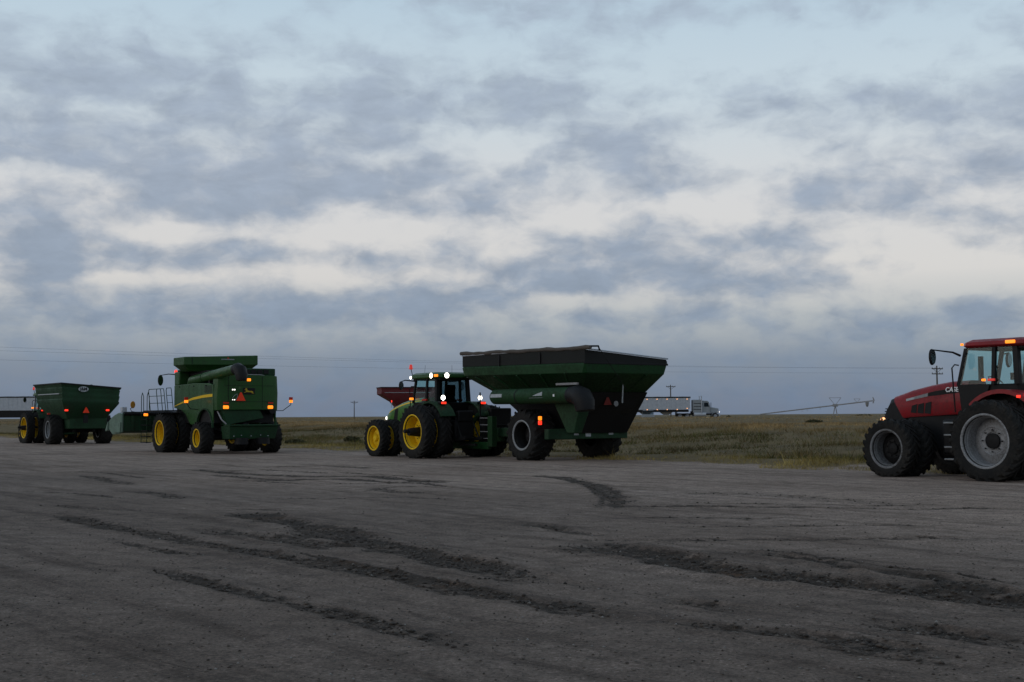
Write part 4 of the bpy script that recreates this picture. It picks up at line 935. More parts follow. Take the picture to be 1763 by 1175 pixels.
def ribbed_cart(loc, rz, label, mat, zt, X0, X1, Y, z_mid, z_low, drop_r=0.0, decal=True, lamps=True, ribs=3, rear_run=.35):
    t = thing('grain_cart', label, 'grain cart', loc, rz)
    def ring(x0, x1, y, z, dr=0): return [(x0, -y, z - dr), (x1, -y, z - dr * .6), (x1, y, z), (x0, y, z)]
    rings = [ring(X0 + .03, X1 - .03, Y - .03, zt, drop_r), ring(X0, X1, Y, zt - .02, drop_r), ring(X0 + .02, X1 - .05, Y - .03, zt - .10, drop_r)]
    z = zt - .10; y = Y - .03
    for k in range(ribs):                               # pressed ribs along the sides
        dz_ = (zt - .10 - z_mid) / ribs
        rings += [ring(X0 + .06, X1 - .12 - .1 * k, y - .06, z - dz_ * .35, drop_r * .7), ring(X0 + .04, X1 - .2 - .1 * k, y - .02, z - dz_ * .55, drop_r * .6), ring(X0 + .05, X1 - .25 - .1 * k, y - .04, z - dz_ * .98, drop_r * .4)]
        z -= dz_; y -= .02
    rings += [ring(X0 + rear_run, X1 - .9, Y - .32, z_low + .55), ring(X0 + rear_run + .45, X1 - 1.4, 1.15, z_low)]
    hop = MB().loft(rings).build('hopper', M[mat], t, .012)
    hop_in = MB().box(X0 + .1, X1 - .15, -Y + .12, Y - .12, zt - drop_r - .25, zt - drop_r - .2).build('grain_cover', M['black_tarp'], hop)
    MB().box(X0 - .03, X1 + .02, -Y - .035, -Y + .035, zt - drop_r - .05, zt - drop_r * .6 + .03).build('top_rail', M['dark'], hop, .01) if drop_r == 0 else None
    MB().box(X0 - .03, X1 + .02, Y - .035, Y + .035, zt - .05, zt + .03).build('top_rail', M['dark'], hop, .01)
    MB().hexa([(X0 - .03, -Y, zt - .05 - drop_r), (X0 + .03, -Y, zt - .05 - drop_r), (X0 + .03, Y - .036, zt - .05), (X0 - .03, Y - .036, zt - .05), (X0 - .03, -Y, zt + .03 - drop_r), (X0 + .03, -Y, zt + .03 - drop_r), (X0 + .03, Y - .036, zt + .03), (X0 - .03, Y - .036, zt + .03)]).build('top_rail', M['dark'], hop)
    if decal:
        for sgn in (1, -1):
            MB().box(X0 + .4, X1 - 1.0, sgn * (Y - .007) - .013, sgn * (Y - .007) + .013, zt - .66, zt - .61).build('stripe', M['decal'], hop)
    # lower housing, frame, tongue
    MB().box(X0 + rear_run + .43, 1.0, -1.22, 1.05, .95, z_low + .3).build('rear_housing', M[mat], t, .04)
    MB().box(-.2, .2, -1.2, 1.2, .72, 1.05).build('axle_beam', M['dark'], t, .03)
    for sgn in (1, -1):
        MB().box(-1.2, 2.6, sgn * .6 - .08, sgn * .6 + .08, .75, 1.05).build('frame_rail', M['dark'], t, .02)
        MB().hexa([(2.4, sgn * .55 - .09, .6), (5.0, sgn * .1 - .08, .45), (5.0, sgn * .1 + .08, .45), (2.4, sgn * .55 + .09, .6), (2.4, sgn * .55 - .09, .9), (5.0, sgn * .1 - .08, .62), (5.0, sgn * .1 + .08, .62), (2.4, sgn * .55 + .09, .9)]).build('tongue_beam', M[mat], t, .02)
        wheel(t, 0, sgn * 1.52, .93, .76, .50, 'grey_rim', 'grey_rim', .05, lugs=18)
        ag = None
    pts = [(2.5, Y - .1, z_low + .55), (X0 + .9, Y - .15, z_low + .75)]
    MB().tube([(X1 - .1, -Y + .1, zt - .1), (2.2, -Y - .25, zt - .9), (1.2, -Y - .1, 1.4)], .22, 14).build('auger_tube', M[mat], t)
    if lamps:
        for (y, s) in ((1.42, 1), (-1.06, 1)):
            MB().box(X0 + .16, X0 + .22, y - .10, y + .10, 2.02, 2.12).build('tail_lamp', M['lamp_red'], t, .015)
            MB().tube([(X0 + .22, y, 2.07), (X0 + 1.2, y * .7, 2.0)], .03, 6).build('lamp_bracket', M['dark'], t)
        MB().box(-.95, -.88, 1.98, 2.16, 1.82, 1.92).build('tail_lamp', M['reflector'], t, .01)
        triangle_sign(t, X0 + .2, .24, 2.03, .40, 'smv')
        MB().box(X0 + .24, X0 + .3, .10, .38, 1.30, 1.78).build('mud_flap', M['black'], t)
        MB().tube([(X0 + .3, .24, 1.7), (X0 + .26, .24, 2.2)], .03, 6).build('sign_post', M['dark'], t)
        MB().lathe([(.001, -.02), (.26, -.02), (.27, 0), (.001, 0)], 24, axis='x').build('oval_decal', M['decal'], t, loc=(X0 - .012, .48, zt - .36)).scale = (1, 1.15, .62)
        text_obj(t, 'J&M', .26, 'black', (X0 - .036, .48, zt - .36), (RAD(90), 0, RAD(-90)), .002, bold=.006)
        MB().plate([(X0 + .12, .62, zt - 1.12), (X0 + .12, .44, zt - 1.06), (X0 + .12, .40, zt - .96), (X0 + .12, .58, zt - 1.0)], .01).build('small_decal', M['decal_grey'], t)
    return t
ribbed_cart((-26.91, 79.36, 0), 126, 'dark green ribbed grain cart with white oval emblem and red tail lamps', 'green_dull', 3.70, -2.45, 3.3, 1.82, 2.55, 1.55, .27)
RX, RY = -12.3, 152.0
rc = ribbed_cart((RX, RY, ground_z(RX, RY)), 15, 'dark red grain cart far behind the hood of the lit green tractor', 'cart_red', 3.72, -3.6, 3.6, 1.8, 2.9, 1.5, 0, True, False, 1, 1.5)
MB().box(-2.35, -2.25, -1.50, -1.35, 1.95, 2.20).build('tail_lamp', M['lamp_red'], rc, .02)
MB().box(-2.33, -2.27, -1.47, -1.38, 1.35, 1.948).build('lamp_post', M['decal'], rc, .01)

# ------------------------------------------------------------------ combine harvester
def combine(loc, rz):
    t = thing('combine_harvester', 'green combine harvester with yellow rims, orange triangle sign and folded unloading auger', 'combine', loc, rz)
    Y = 1.5; XR = -4.35
    # left and right side shells with wheel arches
    arch = [(-2.35 - .85 + .85 * math.cos(RAD(a)), 1.15 + .80 * math.sin(RAD(a))) for a in range(0, 181, 20)]
    prof = [(.45, 3.08), (.45, 2.05), (-.35, 1.95), (-.95, 1.75), (-1.5, 1.30), (-2.2, 1.22)] + arch + [(-4.08, 1.50), (-4.12, 2.0), (-4.10, 3.02), (-3.6, 3.10), (-2.0, 3.14)]
    for sgn in (1, -1):
        sh = MB().prism(prof, sgn * Y - .06 * (sgn > 0), sgn * Y + .06 * (sgn < 0)).build('side_shell', M['green'], t, .02)
        # yellow swoosh, swept up and widening to the back
        pts = [(.42, 2.10), (-.6, 2.25), (-1.8, 2.39), (-3.0, 2.47), (-4.02, 2.50)]
        up = [.03, .07, .10, .12, .125]
        mb = MB(); rings = []
        for (x, z), h in zip(pts, up):
            rings.append([(x, sgn * (Y + .008), z), (x, sgn * (Y + .008), z + h), (x, sgn * (Y - .02), z + h), (x, sgn * (Y - .02), z)])
        mb.loft(rings).build('side_stripe', M['yellow'], sh)
        rings = []
        for a in range(0, 181, 12):
            c, s = math.cos(RAD(a)), math.sin(RAD(a))
            rings.append([(-3.20 + .85 * c, sgn * (Y - .03), 1.15 + .80 * s), (-3.20 + .85 * c, sgn * (Y + .05), 1.15 + .80 * s), (-3.20 + .91 * c, sgn * (Y + .05), 1.15 + .86 * s), (-3.20 + .91 * c, sgn * (Y - .03), 1.15 + .86 * s)])
        MB().loft(rings).build('wheel_arch_lip', M['green_dull'], sh)
        for xx in (-1.35, -2.75):
            MB().box(xx - .008, xx + .008, sgn * (Y + .001) - .002, sgn * (Y + .001) + .002, 1.9 if xx < -2 else 1.5, 3.05).build('panel_seam', M['black'], sh)
    # dark inner body, engine deck, front cowls
    MB().box(-4.0, .35, -1.40, 1.40, 1.35, 3.04).build('inner_body', M['dark'], t)
    MB().box(-3.6, .25, -1.30, .95, 3.04, 3.72).build('grain_tank_wall', M['dark'], t, .03)
    MB().prism([(.55, 3.08), (.55, 3.72), (-.05, 3.72), (-.05, 3.08)], .95, 1.46).build('front_cowl', M['green'], t, .05)
    MB().prism([(.55, 3.08), (.55, 3.72), (-.05, 3.72), (-.05, 3.08)], -1.46, -.95).build('front_cowl', M['green'], t, .05)
    MB().box(-1.2, .30, -1.42, 1.42, 3.724, 3.80).build('tank_rim', M['green_dull'], t, .02)
    # grain tank extension, flared
    def rg(x0, x1, y, z, c=.12):
        k = (z - 3.7) * .10
        return [(x0, -y, z + k * 1.6), (x1, -y, z + k * 1.6), (x1, y, z - k * .5), (x0, y, z - k * .5)]
    ex = MB().loft([rg(-1.2, -.25, 1.40, 3.70), rg(-1.45, -.22, 1.76, 3.98), rg(-1.48, -.20, 1.80, 4.00), rg(-1.48, -.20, 1.80, 4.36), rg(-1.44, -.24, 1.76, 4.38), rg(-1.42, -.26, 1.74, 4.2)]).build('tank_extension', M['green'], t, .01)
    MB().box(-1.492, -1.482, -.62, .02, 4.24, 4.29).build('decal_lettering', M['decal_grey'], ex)
    MB().box(-1.492, -1.482, -.36, -.28, 4.30, 4.35).build('decal_dot', M['reflector'], ex)
    MB().box(-1.487, -1.481, 1.40, 1.43, 4.01, 4.33).build('panel_seam', M['black'], ex)
    # rear hood: curved back panel
    rings = []
    for (x, y, z0, z1) in ((-3.95, 1.46, 1.95, 3.30), (-4.20, 1.46, 1.90, 3.36), (XR - .02, 1.42, 1.90, 3.42), (XR - .14, 1.24, 1.92, 3.44), (XR - .18, .6, 1.92, 3.46)):
        rings.append([(x, y, z0), (x, y + .02, (z0 + z1) / 2), (x, y - .02, z1), (x, -y + .02, z1), (x, -y - .02, (z0 + z1) / 2), (x, -y, z0)])
    rh = MB().loft(rings).build('rear_hood', M['green'], t, .02)
    MB().box(XR + .05, -3.3, -1.36, .45, 3.44, 3.76).build('engine_deck', M['green_dull'], t, .04)
    MB().tube([(XR - .12, 1.12, 3.46), (XR - .16, .4, 3.475), (XR - .16, -.55, 3.47), (XR - .12, -.9, 3.41), (XR - .02, -1.3, 3.42)], .018, 6).build('hood_edge_line', M['galv'], rh)  # pale grey tube along the top edge of the rear hood
    MB().prism([(1.25, 1.92), (-.55, 1.92), (-.75, 1.55), (1.0, 1.25)], XR - .10, XR + .6, 'x').build('chopper_housing', M['green_dull'], t, .03)
    MB().prism([(-.95, 1.93), (-1.32, 1.93), (-1.28, 1.75), (-1.08, 1.72)], XR - .12, XR + .5, 'x').build('lower_corner', M['dark'], t, .02)
    MB().box(XR - .75, XR - .05, -1.25, 1.15, 1.22, 1.28).build('tailboard', M['green_dull'], t, .015)
    MB().hexa([(XR - .5, -1.1, .64), (XR + .3, -1.1, .64), (XR + .3, 1.05, .64), (XR - .5, 1.05, .64), (XR - .65, -1.2, 1.218), (XR + .3, -1.2, 1.218), (XR + .3, 1.12, 1.218), (XR - .65, 1.12, 1.218)]).build('spreader_deck', M['green_dull'], t, .03)
    for k, y in enumerate((.9, .55, .1, -.35, -.7)):
        MB().lathe([(.02, 0), (.02, -.02), (.001, -.022)], 8, (XR - .605, y, .78 + .03 * (k % 2)), 'x').build('bolt', M['alu'], t)
    for sgn in (1, -1):
        MB().tube([(XR - .5, sgn * .5, .42), (XR - .5, sgn * .5, .70)], .30, 14).build('spreader_disc', M['dark'], t)
    MB().tube([(-3.2, -1.35, .72), (-3.2, 1.35, .72)], .14, 10).build('rear_axle', M['dark'], t)
    MB().tube([(0, -2.0, .93), (0, 2.0, .93)], .16, 10).build('front_axle', M['dark'], t)
    MB().box(-.6, 1.9, -.9, .9, 1.0, 1.9).build('feeder_frame', M['dark'], t, .05)
    MB().hexa([(1.4, -.75, 1.1), (3.0, -.75, .55), (3.0, .75, .55), (1.4, .75, 1.1), (1.4, -.75, 1.9), (3.0, -.75, 1.3), (3.0, .75, 1.3), (1.4, .75, 1.9)]).build('feeder_house', M['green'], t, .03)
    # cab
    cab(t, .55, 1.50, .82, 1.85, 2.25, 3.55, 'green', (.40, 1.75, .90, 3.55, 3.74), rake=.05)
    # auger
    a, b_ = Vector((-1.15, 1.26, 3.27)), Vector((-6.30, 1.44, 3.62))
    MB().tube([a, a.lerp(b_, .5), b_], .215, 18).build('unloading_auger', M['green'], t)
    MB().tube([a.lerp(b_, .30), a.lerp(b_, .305)], .235, 18).build('auger_clamp', M['green_dull'], t)
    MB().tube([b_, b_ + Vector((-.25, .0, .02)), b_ + Vector((-.50, 0, -.06)), b_ + Vector((-.62, 0, -.28)), b_ + Vector((-.64, 0, -.48))], [.23, .255, .27, .26, .22], 16).build('rubber_spout', M['black'], t)
    MB().tube([(-1.15, 1.26, 3.27), (-.92, 1.2, 3.1), (-.9, 1.1, 2.7)], .21, 14).build('auger_elbow', M['green'], t)
    MB().box(-3.5, -3.38, 1.30, 1.42, 3.02, 3.30).build('auger_cradle', M['dark'], t)
    # lamps, sign and emblem on the back
    xf = XR - .20
    for (y, ) in ((1.08,), (-1.02,)):
        MB().hexa([(xf - .02, y - .11, 1.98), (xf + .06, y - .13, 1.96), (xf + .06, y + .13, 1.96), (xf - .02, y + .11, 1.98), (xf - .02, y - .11, 2.08), (xf + .06, y - .13, 2.12), (xf + .06, y + .13, 2.12), (xf - .02, y + .11, 2.08)]).build('tail_lamp', M['lamp_amber'], t, .02)
        MB().box(xf - .01, xf + .06, y - .12, y + .12, 2.19, 2.26).build('tail_reflector', M['reflector'], t, .01)
    triangle_sign(t, xf - .04, .42, 2.44, .44, 'smv')
    MB().box(xf - .02, xf + .03, -.06, .12, 3.18, 3.30).build('flasher', M['lamp_amber'], t, .02)
    for (z, s, mt) in ((2.80, .035, 'lamp_head'), (2.36, .026, 'lamp_head')):
        for y in (.70, .79): lamp(t, 'work_lamp', (xf, y, z), s, mt, 'x', -1, .02)
    MB().tube([(xf, .80, 2.42), (xf - .06, .72, 2.56), (xf - .06, .60, 2.62), (xf - .02, .58, 2.5), (xf, .62, 2.36)], .010, 5).build('rear_handle', M['alu'], t)
    deer = [(-.17, -.02), (-.10, .03), (-.02, .02), (.05, .05), (.08, .12), (.06, .16), (.10, .14), (.12, .17), (.13, .11), (.17, .08), (.12, .05), (.12, -.01), (.19, -.06), (.17, -.07), (.09, -.03), (.0, -.04), (-.08, -.04), (-.12, -.09), (-.21, -.10), (-.14, -.05)]
    MB().prism([(.03 + y * 1.25, 2.73 + z * .95) for y, z in deer], xf - .012, xf + .01, 'x').build('emblem', M['gold'], t)
    MB().box(xf - .004, xf + .02, -.26, .30, 2.60, 2.88).build('emblem_field', M['black'], t, .004)
    # creases, hinges, vents and hoses that break up the shields
    for z in (2.28, 2.98):
        MB().box(xf + .015, xf + .024, -1.16, 1.16, z - .006, z + .006).build('panel_seam', M['black'], rh)
    for y in (-.62, .98):
        MB().box(xf + .010, xf + .024, y - .006, y + .006, 1.98, 3.40).build('panel_seam', M['black'], rh)
    for k in range(7):
        MB().box(-3.9, -3.15, Y + .001, Y + .012, 2.70 + .045 * k, 2.72 + .045 * k).build('vent_slat', M['black'], t)
    for k in range(5):
        MB().box(XR - .02, XR + .0, -1.0 + .30 * k, -.76 + .30 * k, 3.52, 3.70).build('screen_panel', M['black'], t)
    for x in (-.2, -1.9, -3.3):
        MB().box(x - .05, x + .05, Y + .001, Y + .03, 2.98, 3.03).build('hinge', M['dark'], t, .006)
    for k in range(3):
        MB().tube([(-3.3 - .1 * k, 1.30, 1.5), (-3.7, 1.12 + .05 * k, 1.05), (-4.1, .9, .95 + .1 * k), (-4.5, .95 - .1 * k, 1.25)], .022, 5).build('hose', M['black'], t)
    MB().tube([(XR + .1, 1.36, 1.86), (XR - .2, 1.30, 1.5), (XR - .25, 1.1, 1.3)], .03, 6).build('spreader_strut', M['galv'], t)
    # width marker lamps on arms
    for (pts) in ([(-2.4, 1.45, 1.95), (-2.4, 1.85, 1.98), (-2.4, 2.05, 2.25)], [(XR + .1, -1.20, 1.88), (XR + .1, -1.75, 1.88), (XR + .1, -2.15, 2.15), (XR + .1, -2.15, 2.24)]):
        am = MB().tube(pts, .018, 6).build('marker_arm', M['dark'], t)
        x, y, z = pts[-1]
        MB().box(x - .03, x + .03, y - .085, y + .085, z + .12, z + .25).build('marker_lamp', M['reflector'], am, .01)
        MB().box(x - .04, x + .03, y - .08, y + .08, z, z + .118).build('marker_lamp', M['lamp_amber'], am, .01)
    # access platform, railings, ladder
    MB().box(-.6, 2.2, 1.55, 2.35, 1.88, 1.94).build('platform', M['dark'], t, .01)
    def hoop(x0, x1, y, z0, z1, lean=.0, bars=2):
        mb = MB(); r = .018
        mb.tube([(x0, y, z0), (x0 + lean, y, z1 - .1), (x0 + lean - .06 * np.sign(x1 - x0) * -1, y, z1), (x1 + lean - .06 * np.sign(x1 - x0), y, z1), (x1 + lean, y, z1 - .1), (x1, y, z0)], r, 6)
        for k in range(bars):
            z = z0 + (z1 - z0) * (k + 1) / (bars + 1); q = lean * (k + 1) / (bars + 1)
            mb.tube([(x0 + q, y, z), (x1 + q, y, z)], r * .8, 5)
        return mb.build('railing', M['green_dull'], t)
    hoop(1.35, -.6, 2.30, 1.94, 2.92, .25); hoop(.4, -.15, 2.28, 1.94, 2.92, .25); hoop(-.35, -1.0, 2.10, 1.94, 2.95, .25)
    for x in (2.0, 2.75):
        MB().tube([(x, 2.22, .40), (x, 2.22, 2.6), (x - .12, 2.22, 2.78), (x - .28, 2.22, 2.6), (x - .30, 2.22, 1.95)], .018, 6).build('ladder_rail', M['green_dull'], t)
    for k in range(6):
        MB().box(1.98, 2.77, 2.02, 2.25, .42 + .27 * k, .46 + .27 * k).build('ladder_step', M['dark'], t, .01)
    MB().box(1.9, 2.3, 2.20, 2.28, 1.68, 1.80).build('marker_lamp', M['lamp_amber'], t, .02)
    # left mirror and beacon
    mirror(t, (1.5, .85, 3.62), (1.7, 1.3, 3.66), (1.9, 1.62, 3.60), .52, .26)
    MB().lathe([(.07, 0), (.07, .08), (.04, .13), (.001, .14)], 12, axis='z').build('beacon', M['lamp_red'], t, loc=(1.55, 1.0, 3.72))
    for sgn in (1, -1):
        wheel(t, 0, sgn * 1.42, .93, .56, .53, 'yellow', 'yellow', -.06)
        wheel(t, 0, sgn * 2.12, .93, .56, .53, 'yellow', 'yellow', -.16)
        wheel(t, -3.2, sgn * 1.62, .72, .62, .37, 'yellow', 'yellow', -.10, lugs=18)
    return t
CX, CY = -14.25, 60.0
combine((CX, CY, 0), 126)

def header(loc, rz):
    t = thing('combine_header', 'wide dark green harvesting header carried on the front of the combine', 'header', loc, rz)
    W = 3.05
    MB().prism([(0, .95), (0, 1.80), (.10, 1.84), (.16, 1.80), (.12, 1.3), (.5, 1.05), (1.25, .92), (1.25, .86), (.3, .90)], -W + .06, W - .06).build('trough', M['green_dull'], t, .015)
    MB().tube([(-.02, -W + .1, 1.80), (-.02, W - .1, 1.80)], .09, 8).build('top_tube', M['dark'], t)
    for k in range(7):
        y = -W + .5 + k * (2 * W - 1.0) / 6
        MB().box(-.09, -.002, y - .06, y + .06, .98, 1.70).build('back_rib', M['green_dull'], t, .01)
    MB().tube([(.75, -W + .1, 1.28), (.75, W - .1, 1.28)], .25, 14).build('cross_auger', M['dark'], t)
    for sgn in (1, -1):
        es = MB().prism([(-.08, .92), (-.08, 1.80), (.35, 1.84), (.9, 1.74), (1.4, 1.60), (1.8, 1.40), (1.8, 1.10), (1.2, .80), (.2, .85)], sgn * W - .05, sgn * W + .05).build('end_sheet', M['pale_green'], t, .03)
        MB().hexa([(1.7, sgn * W - .12, 1.0), (2.3, sgn * W - .02, .95), (2.3, sgn * W + .02, .95), (1.7, sgn * W + .12, 1.0), (1.7, sgn * W - .12, 1.42), (2.3, sgn * W - .02, 1.05), (2.3, sgn * W + .02, 1.05), (1.7, sgn * W + .12, 1.42)]).build('divider', M['pale_green'], t, .03)
        MB().prism([(-.05, 1.4), (.9, 1.3), (.9, .9), (0, .9)], sgn * W + .055, sgn * W + .10).build('drive_shield', M['pale_green'], es, .02)
    # reel
    MB().tube([(1.1, -W + .2, 1.55), (1.1, W - .2, 1.55)], .07, 8).build('reel_tube', M['dark'], t)
    for k in range(6):
        a = k * math.pi / 3
        MB().tube([(1.1 + .3 * math.cos(a), -W + .2, 1.5 + .22 * math.sin(a)), (1.1 + .3 * math.cos(a), W - .2, 1.5 + .22 * math.sin(a))], .025, 5).build('reel_bat', M['dark'], t)
    MB().tube([(-.05, W - .95, 1.82), (-.05, W - .45, 1.90), (-.05, W - .38, 2.02), (-.05, W - .50, 2.14)], .018, 6).build('marker_arm', M['dark'], t)
    MB().lathe([(.001, -.03), (.11, -.03), (.12, 0), (.11, .03), (.001, .03)], 14, axis='x').build('amber_marker', M['amber_reflector'], t, loc=(-.05, W - .50, 2.22)).scale = (1, 1, 1.45)
    MB().box(.15, .40, W - .30, W - .05, 1.84, 2.12).build('wire_guard', M['alu'], t, .03)
    return t
u_ = Vector((math.cos(RAD(126)), math.sin(RAD(126)), 0))
header((CX + 3.05 * u_.x, CY + 3.05 * u_.y, .0), 126)

# ------------------------------------------------------------------ grain trailers and the truck on the road behind
def hopper_trailer(loc, rz, label, wall, zt, zb, lights=True, length=12.0, rail_drop=.30, lamp_step=1.5):
    """front of the trailer at x=0, body runs to -x; the visible flank is y<0"""
    t = thing('grain_trailer', label, 'trailer', loc, rz)
    Lh, hw = length, 1.28
    body = MB().prism([(0, zt), (0, zb + .25), (-.9, zb), (-Lh + .9, zb), (-Lh, zb + .25), (-Lh, zt)], -hw, hw).build('body', M[wall], t, .02)
    n = int(Lh / .75)
    for k in range(n + 1):
        x = -k * Lh / n
        for sgn in (1, -1):
            MB().box(x - .03, x + .03, sgn * (hw + .015) - .015, sgn * (hw + .015) + .015, zb + .28, zt - .03).build('side_post', M[wall], body)
    for sgn in (1, -1):
        MB().box(-Lh - .03, .03, sgn * (hw + .02) - .025, sgn * (hw + .02) + .025, zt - .02, zt + .09).build('top_rail', M['dark'], t)
    rings = []
    for k in range(13):
        x = .05 - (Lh + .1) * k / 12
        rings.append([(x, hw * math.cos(RAD(a)) * 1.02, zt + .06 + .16 * math.sin(RAD(a)) * (1 if k % 2 else .85)) for a in range(0, 181, 30)])
    MB().loft(rings, closed=False).build('tarp', M['black_tarp'], t)
    MB().tube([(.1, -hw - .02, zt - .1), (.1, -hw + .1, zt + .15), (.1, hw - .1, zt + .15), (.1, hw + .02, zt - .1)], .05, 6).build('tarp_end_cap', M['dark'], t)
    for x in (-3.8, -7.2):
        MB().loft([[(x - 1.4, -hw + .05, zb - .004), (x + 1.4, -hw + .05, zb - .004), (x + 1.4, hw - .05, zb - .004), (x - 1.4, hw - .05, zb - .004)], [(x - .4, -.4, zb - .75), (x + .4, -.4, zb - .75), (x + .4, .4, zb - .75), (x - .4, .4, zb - .75)]][::-1]).build('hopper_bottom', M[wall], t)
    for sgn in (1, -1):
        MB().box(-Lh + .2, -.3, sgn * .5 - .06, sgn * .5 + .06, zb - .30, zb - .06).build('frame_rail', M['dark'], t)
        MB().box(-Lh + .1, -.2, sgn * (hw - .02) - .03, sgn * (hw - .02) + .03, zb - rail_drop, zb + .10).build('lower_rail', M['dark'], t)
        for x in (-Lh + 1.0, -Lh + 2.25):
            wheel(t, x, sgn * 1.0, .50, .50, .29, 'alu', 'alu', .05, lugs=30)
    MB().box(-2.2, -2.05, -.9, -.75, .2, zb - .1).build('landing_leg', M['dark'], t); MB().box(-2.2, -2.05, .75, .9, .2, zb - .1).build('landing_leg', M['dark'], t)
    if lights:
        x = -.45
        while x > -Lh + .2:
            for z in (zt - .22, zb + .12 if x < -.9 and x > -Lh + .9 else zb + .30):
                MB().box(x - .07, x + .07, -hw - .065, -hw - .034, z - .05, z + .05).build('marker_lamp', M['lamp_orange'], t)
            x -= lamp_step
    return t
SX, SY = 32.4, 235.0
SZ = ground_z(SX, SY)
tl = hopper_trailer((SX, SY, SZ - .1), 0, 'silver grain trailer edged with amber marker lamps, pulled by the white truck', 'alu', 3.52, 1.45, True, 12.5, lamp_step=1.66)
def semi(loc, rz):
    t = thing('truck', 'white highway truck with tall exhaust pulling the silver grain trailer', 'truck', loc, rz)
    MB().box(-2.6, 4.3, -.45, .45, .65, .95).build('frame', M['dark'], t)
    sl = MB().box(.25, 1.75, -1.15, 1.15, .95, 3.25).build('sleeper', M['white'], t, .10)
    for k, z in enumerate((1.55, 2.05, 2.55)):
        MB().box(.35, 1.65, -1.165, -1.152, z, z + .10).build('sleeper_stripe', M['black'], sl)
    cb = MB().prism([(1.76, 1.0), (3.15, 1.0), (3.15, 2.05), (2.95, 2.85), (2.7, 3.05), (1.76, 3.10)], -1.05, 1.05).build('cab', M['white'], t, .06)
    for sgn in (1, -1):
        MB().prism([(2.1, 2.05), (2.95, 2.05), (2.78, 2.75), (2.15, 2.75)], sgn * 1.056 - .004, sgn * 1.056 + .004).build('window', M['glass_dark'], cb)
        MB().tube([(1.68, sgn * 1.25, .9), (1.68, sgn * 1.25, 3.75), (1.58, sgn * 1.25, 3.9)], .085, 10).build('exhaust_stack', M['alu'], t)
        MB().tube([(.4, sgn * 1.05, .75), (2.4, sgn * 1.05, .75)], .33, 14).build('fuel_tank', M['alu'], t)
        MB().box(3.22, 3.28, sgn * 1.25 - .12, sgn * 1.25 + .12, 1.95, 2.75).build('mirror', M['black'], t)
        arc_fender(4.0, .5, .62, sgn * .7, sgn * 1.15, 0, 180, .03, 10, .05).build('fender', M['white'], t)
        MB().lathe([(.09, 0), (.09, .05), (.001, .06)], 10, (4.72, sgn * .75, 1.15), 'x').build('headlight', M['lamp_head'], t)
        wheel(t, 4.0, sgn * 1.0, .50, .30, .29, 'alu', 'alu', .05, lugs=30)
        for x in (-2.0, -.75):
            wheel(t, x, sgn * .95, .50, .50, .29, 'alu', 'alu', .0, lugs=30)
    MB().plate([(3.17, -.95, 2.05), (3.17, .95, 2.05), (2.98, .9, 2.8), (2.98, -.9, 2.8)], .02).build('windshield', M['glass_dark'], cb)
    MB().hexa([(3.155, -.85, 1.0), (4.6, -.62, .95), (4.6, .62, .95), (3.155, .85, 1.0), (3.155, -.80, 2.0), (4.55, -.55, 1.78), (4.55, .55, 1.78), (3.155, .80, 2.0)]).build('hood', M['white'], t, .10)
    MB().box(4.60, 4.66, -.5, .5, .95, 1.72).build('grille', M['alu'], t)
    MB().box(4.62, 4.82, -1.15, 1.15, .45, .80).build('bumper', M['alu'], t, .03)
    MB().box(.0, .2, -.6, .6, .95, 1.3).build('deck_box', M['dark'], t)
    return t
semi((SX + .35, SY, SZ - .1), 0).scale = (1.08,) * 3
tl.scale = (1.1,) * 3
LX, LY = -76.0, 215.0
hopper_trailer((LX, LY, ground_z(LX, LY) - .02), 0, 'grey grain trailer with black tarp behind the far left tractor', 'alu', 4.0, 1.75, False, 15.0, 1.1)  # lower rail deepened into an added black sheet for the shaded underside

# white pickup half hidden by the crest, in front of the trailer
def pickup(loc, rz):
    t = thing('pickup_truck', 'white pickup with only its roof and bonnet above the crest below the grain trailer', 'pickup', loc, rz)
    MB().prism([(-2.6, .45), (2.65, .45), (2.7, .95), (1.25, 1.12), (-2.6, 1.12)], -.93, .93).build('body', M['white'], t, .06)
    g = MB().prism([(-.9, 1.122), (1.2, 1.122), (.55, 1.70), (-.75, 1.72)], -.82, .82).build('cabin', M['glass_dark'], t, .03)
    MB().box(-.78, .58, -.80, .80, 1.70, 1.78).build('roof', M['white'], t, .03)
    for x in (-1.7, 1.75):
        for y in (-.85, .85): wheel(t, x, y, .38, .26, .22, 'alu', 'alu', .02, lugs=30)
    return t
PX, PY = 21.2, 200.0
pickup((PX, PY, ground_z(PX, PY) - .35), 82)

# ------------------------------------------------------------------ power poles and wires
def power_pole(loc, h, label, arms, rz=0, arm_w=2.6):
    t = thing('power_pole', label, 'power pole', loc, rz, 'power poles on the horizon')
    MB().tube([(0, 0, -.5), (0, 0, h * .5), (0, 0, h)], [.20, .17, .13], 8).build('pole', M['wood'], t)
    for z in arms:
        a = MB().box(-arm_w / 2, arm_w / 2, -.22, -.10, z - .09, z + .09).build('crossarm', M['wood'], t, .01)
        for x in (-arm_w * .46, -arm_w * .2, arm_w * .2, arm_w * .46):
            MB().lathe([(.03, 0), (.07, .05), (.05, .10), (.08, .14), (.04, .22), (.001, .23)], 8, (x, -.16, z + .09), 'z').build('insulator', M['decal_grey'], a)
    for sgn in (1, -1):
        MB().tube([(0, -.14, arms[0] - .75), (sgn * arm_w * .33, -.14, arms[0] - .10)], .04, 5).build('brace', M['wood'], t)
    return t
pz = lambda x, y: ground_z(x, y)
P1 = (83.1, 250.0); P0 = (-88.0, 168.0)
power_pole((*P1, pz(*P1)), 9.9, 'wooden power pole with two crossarms above the red tractor hood', (9.3, 8.3), 20)
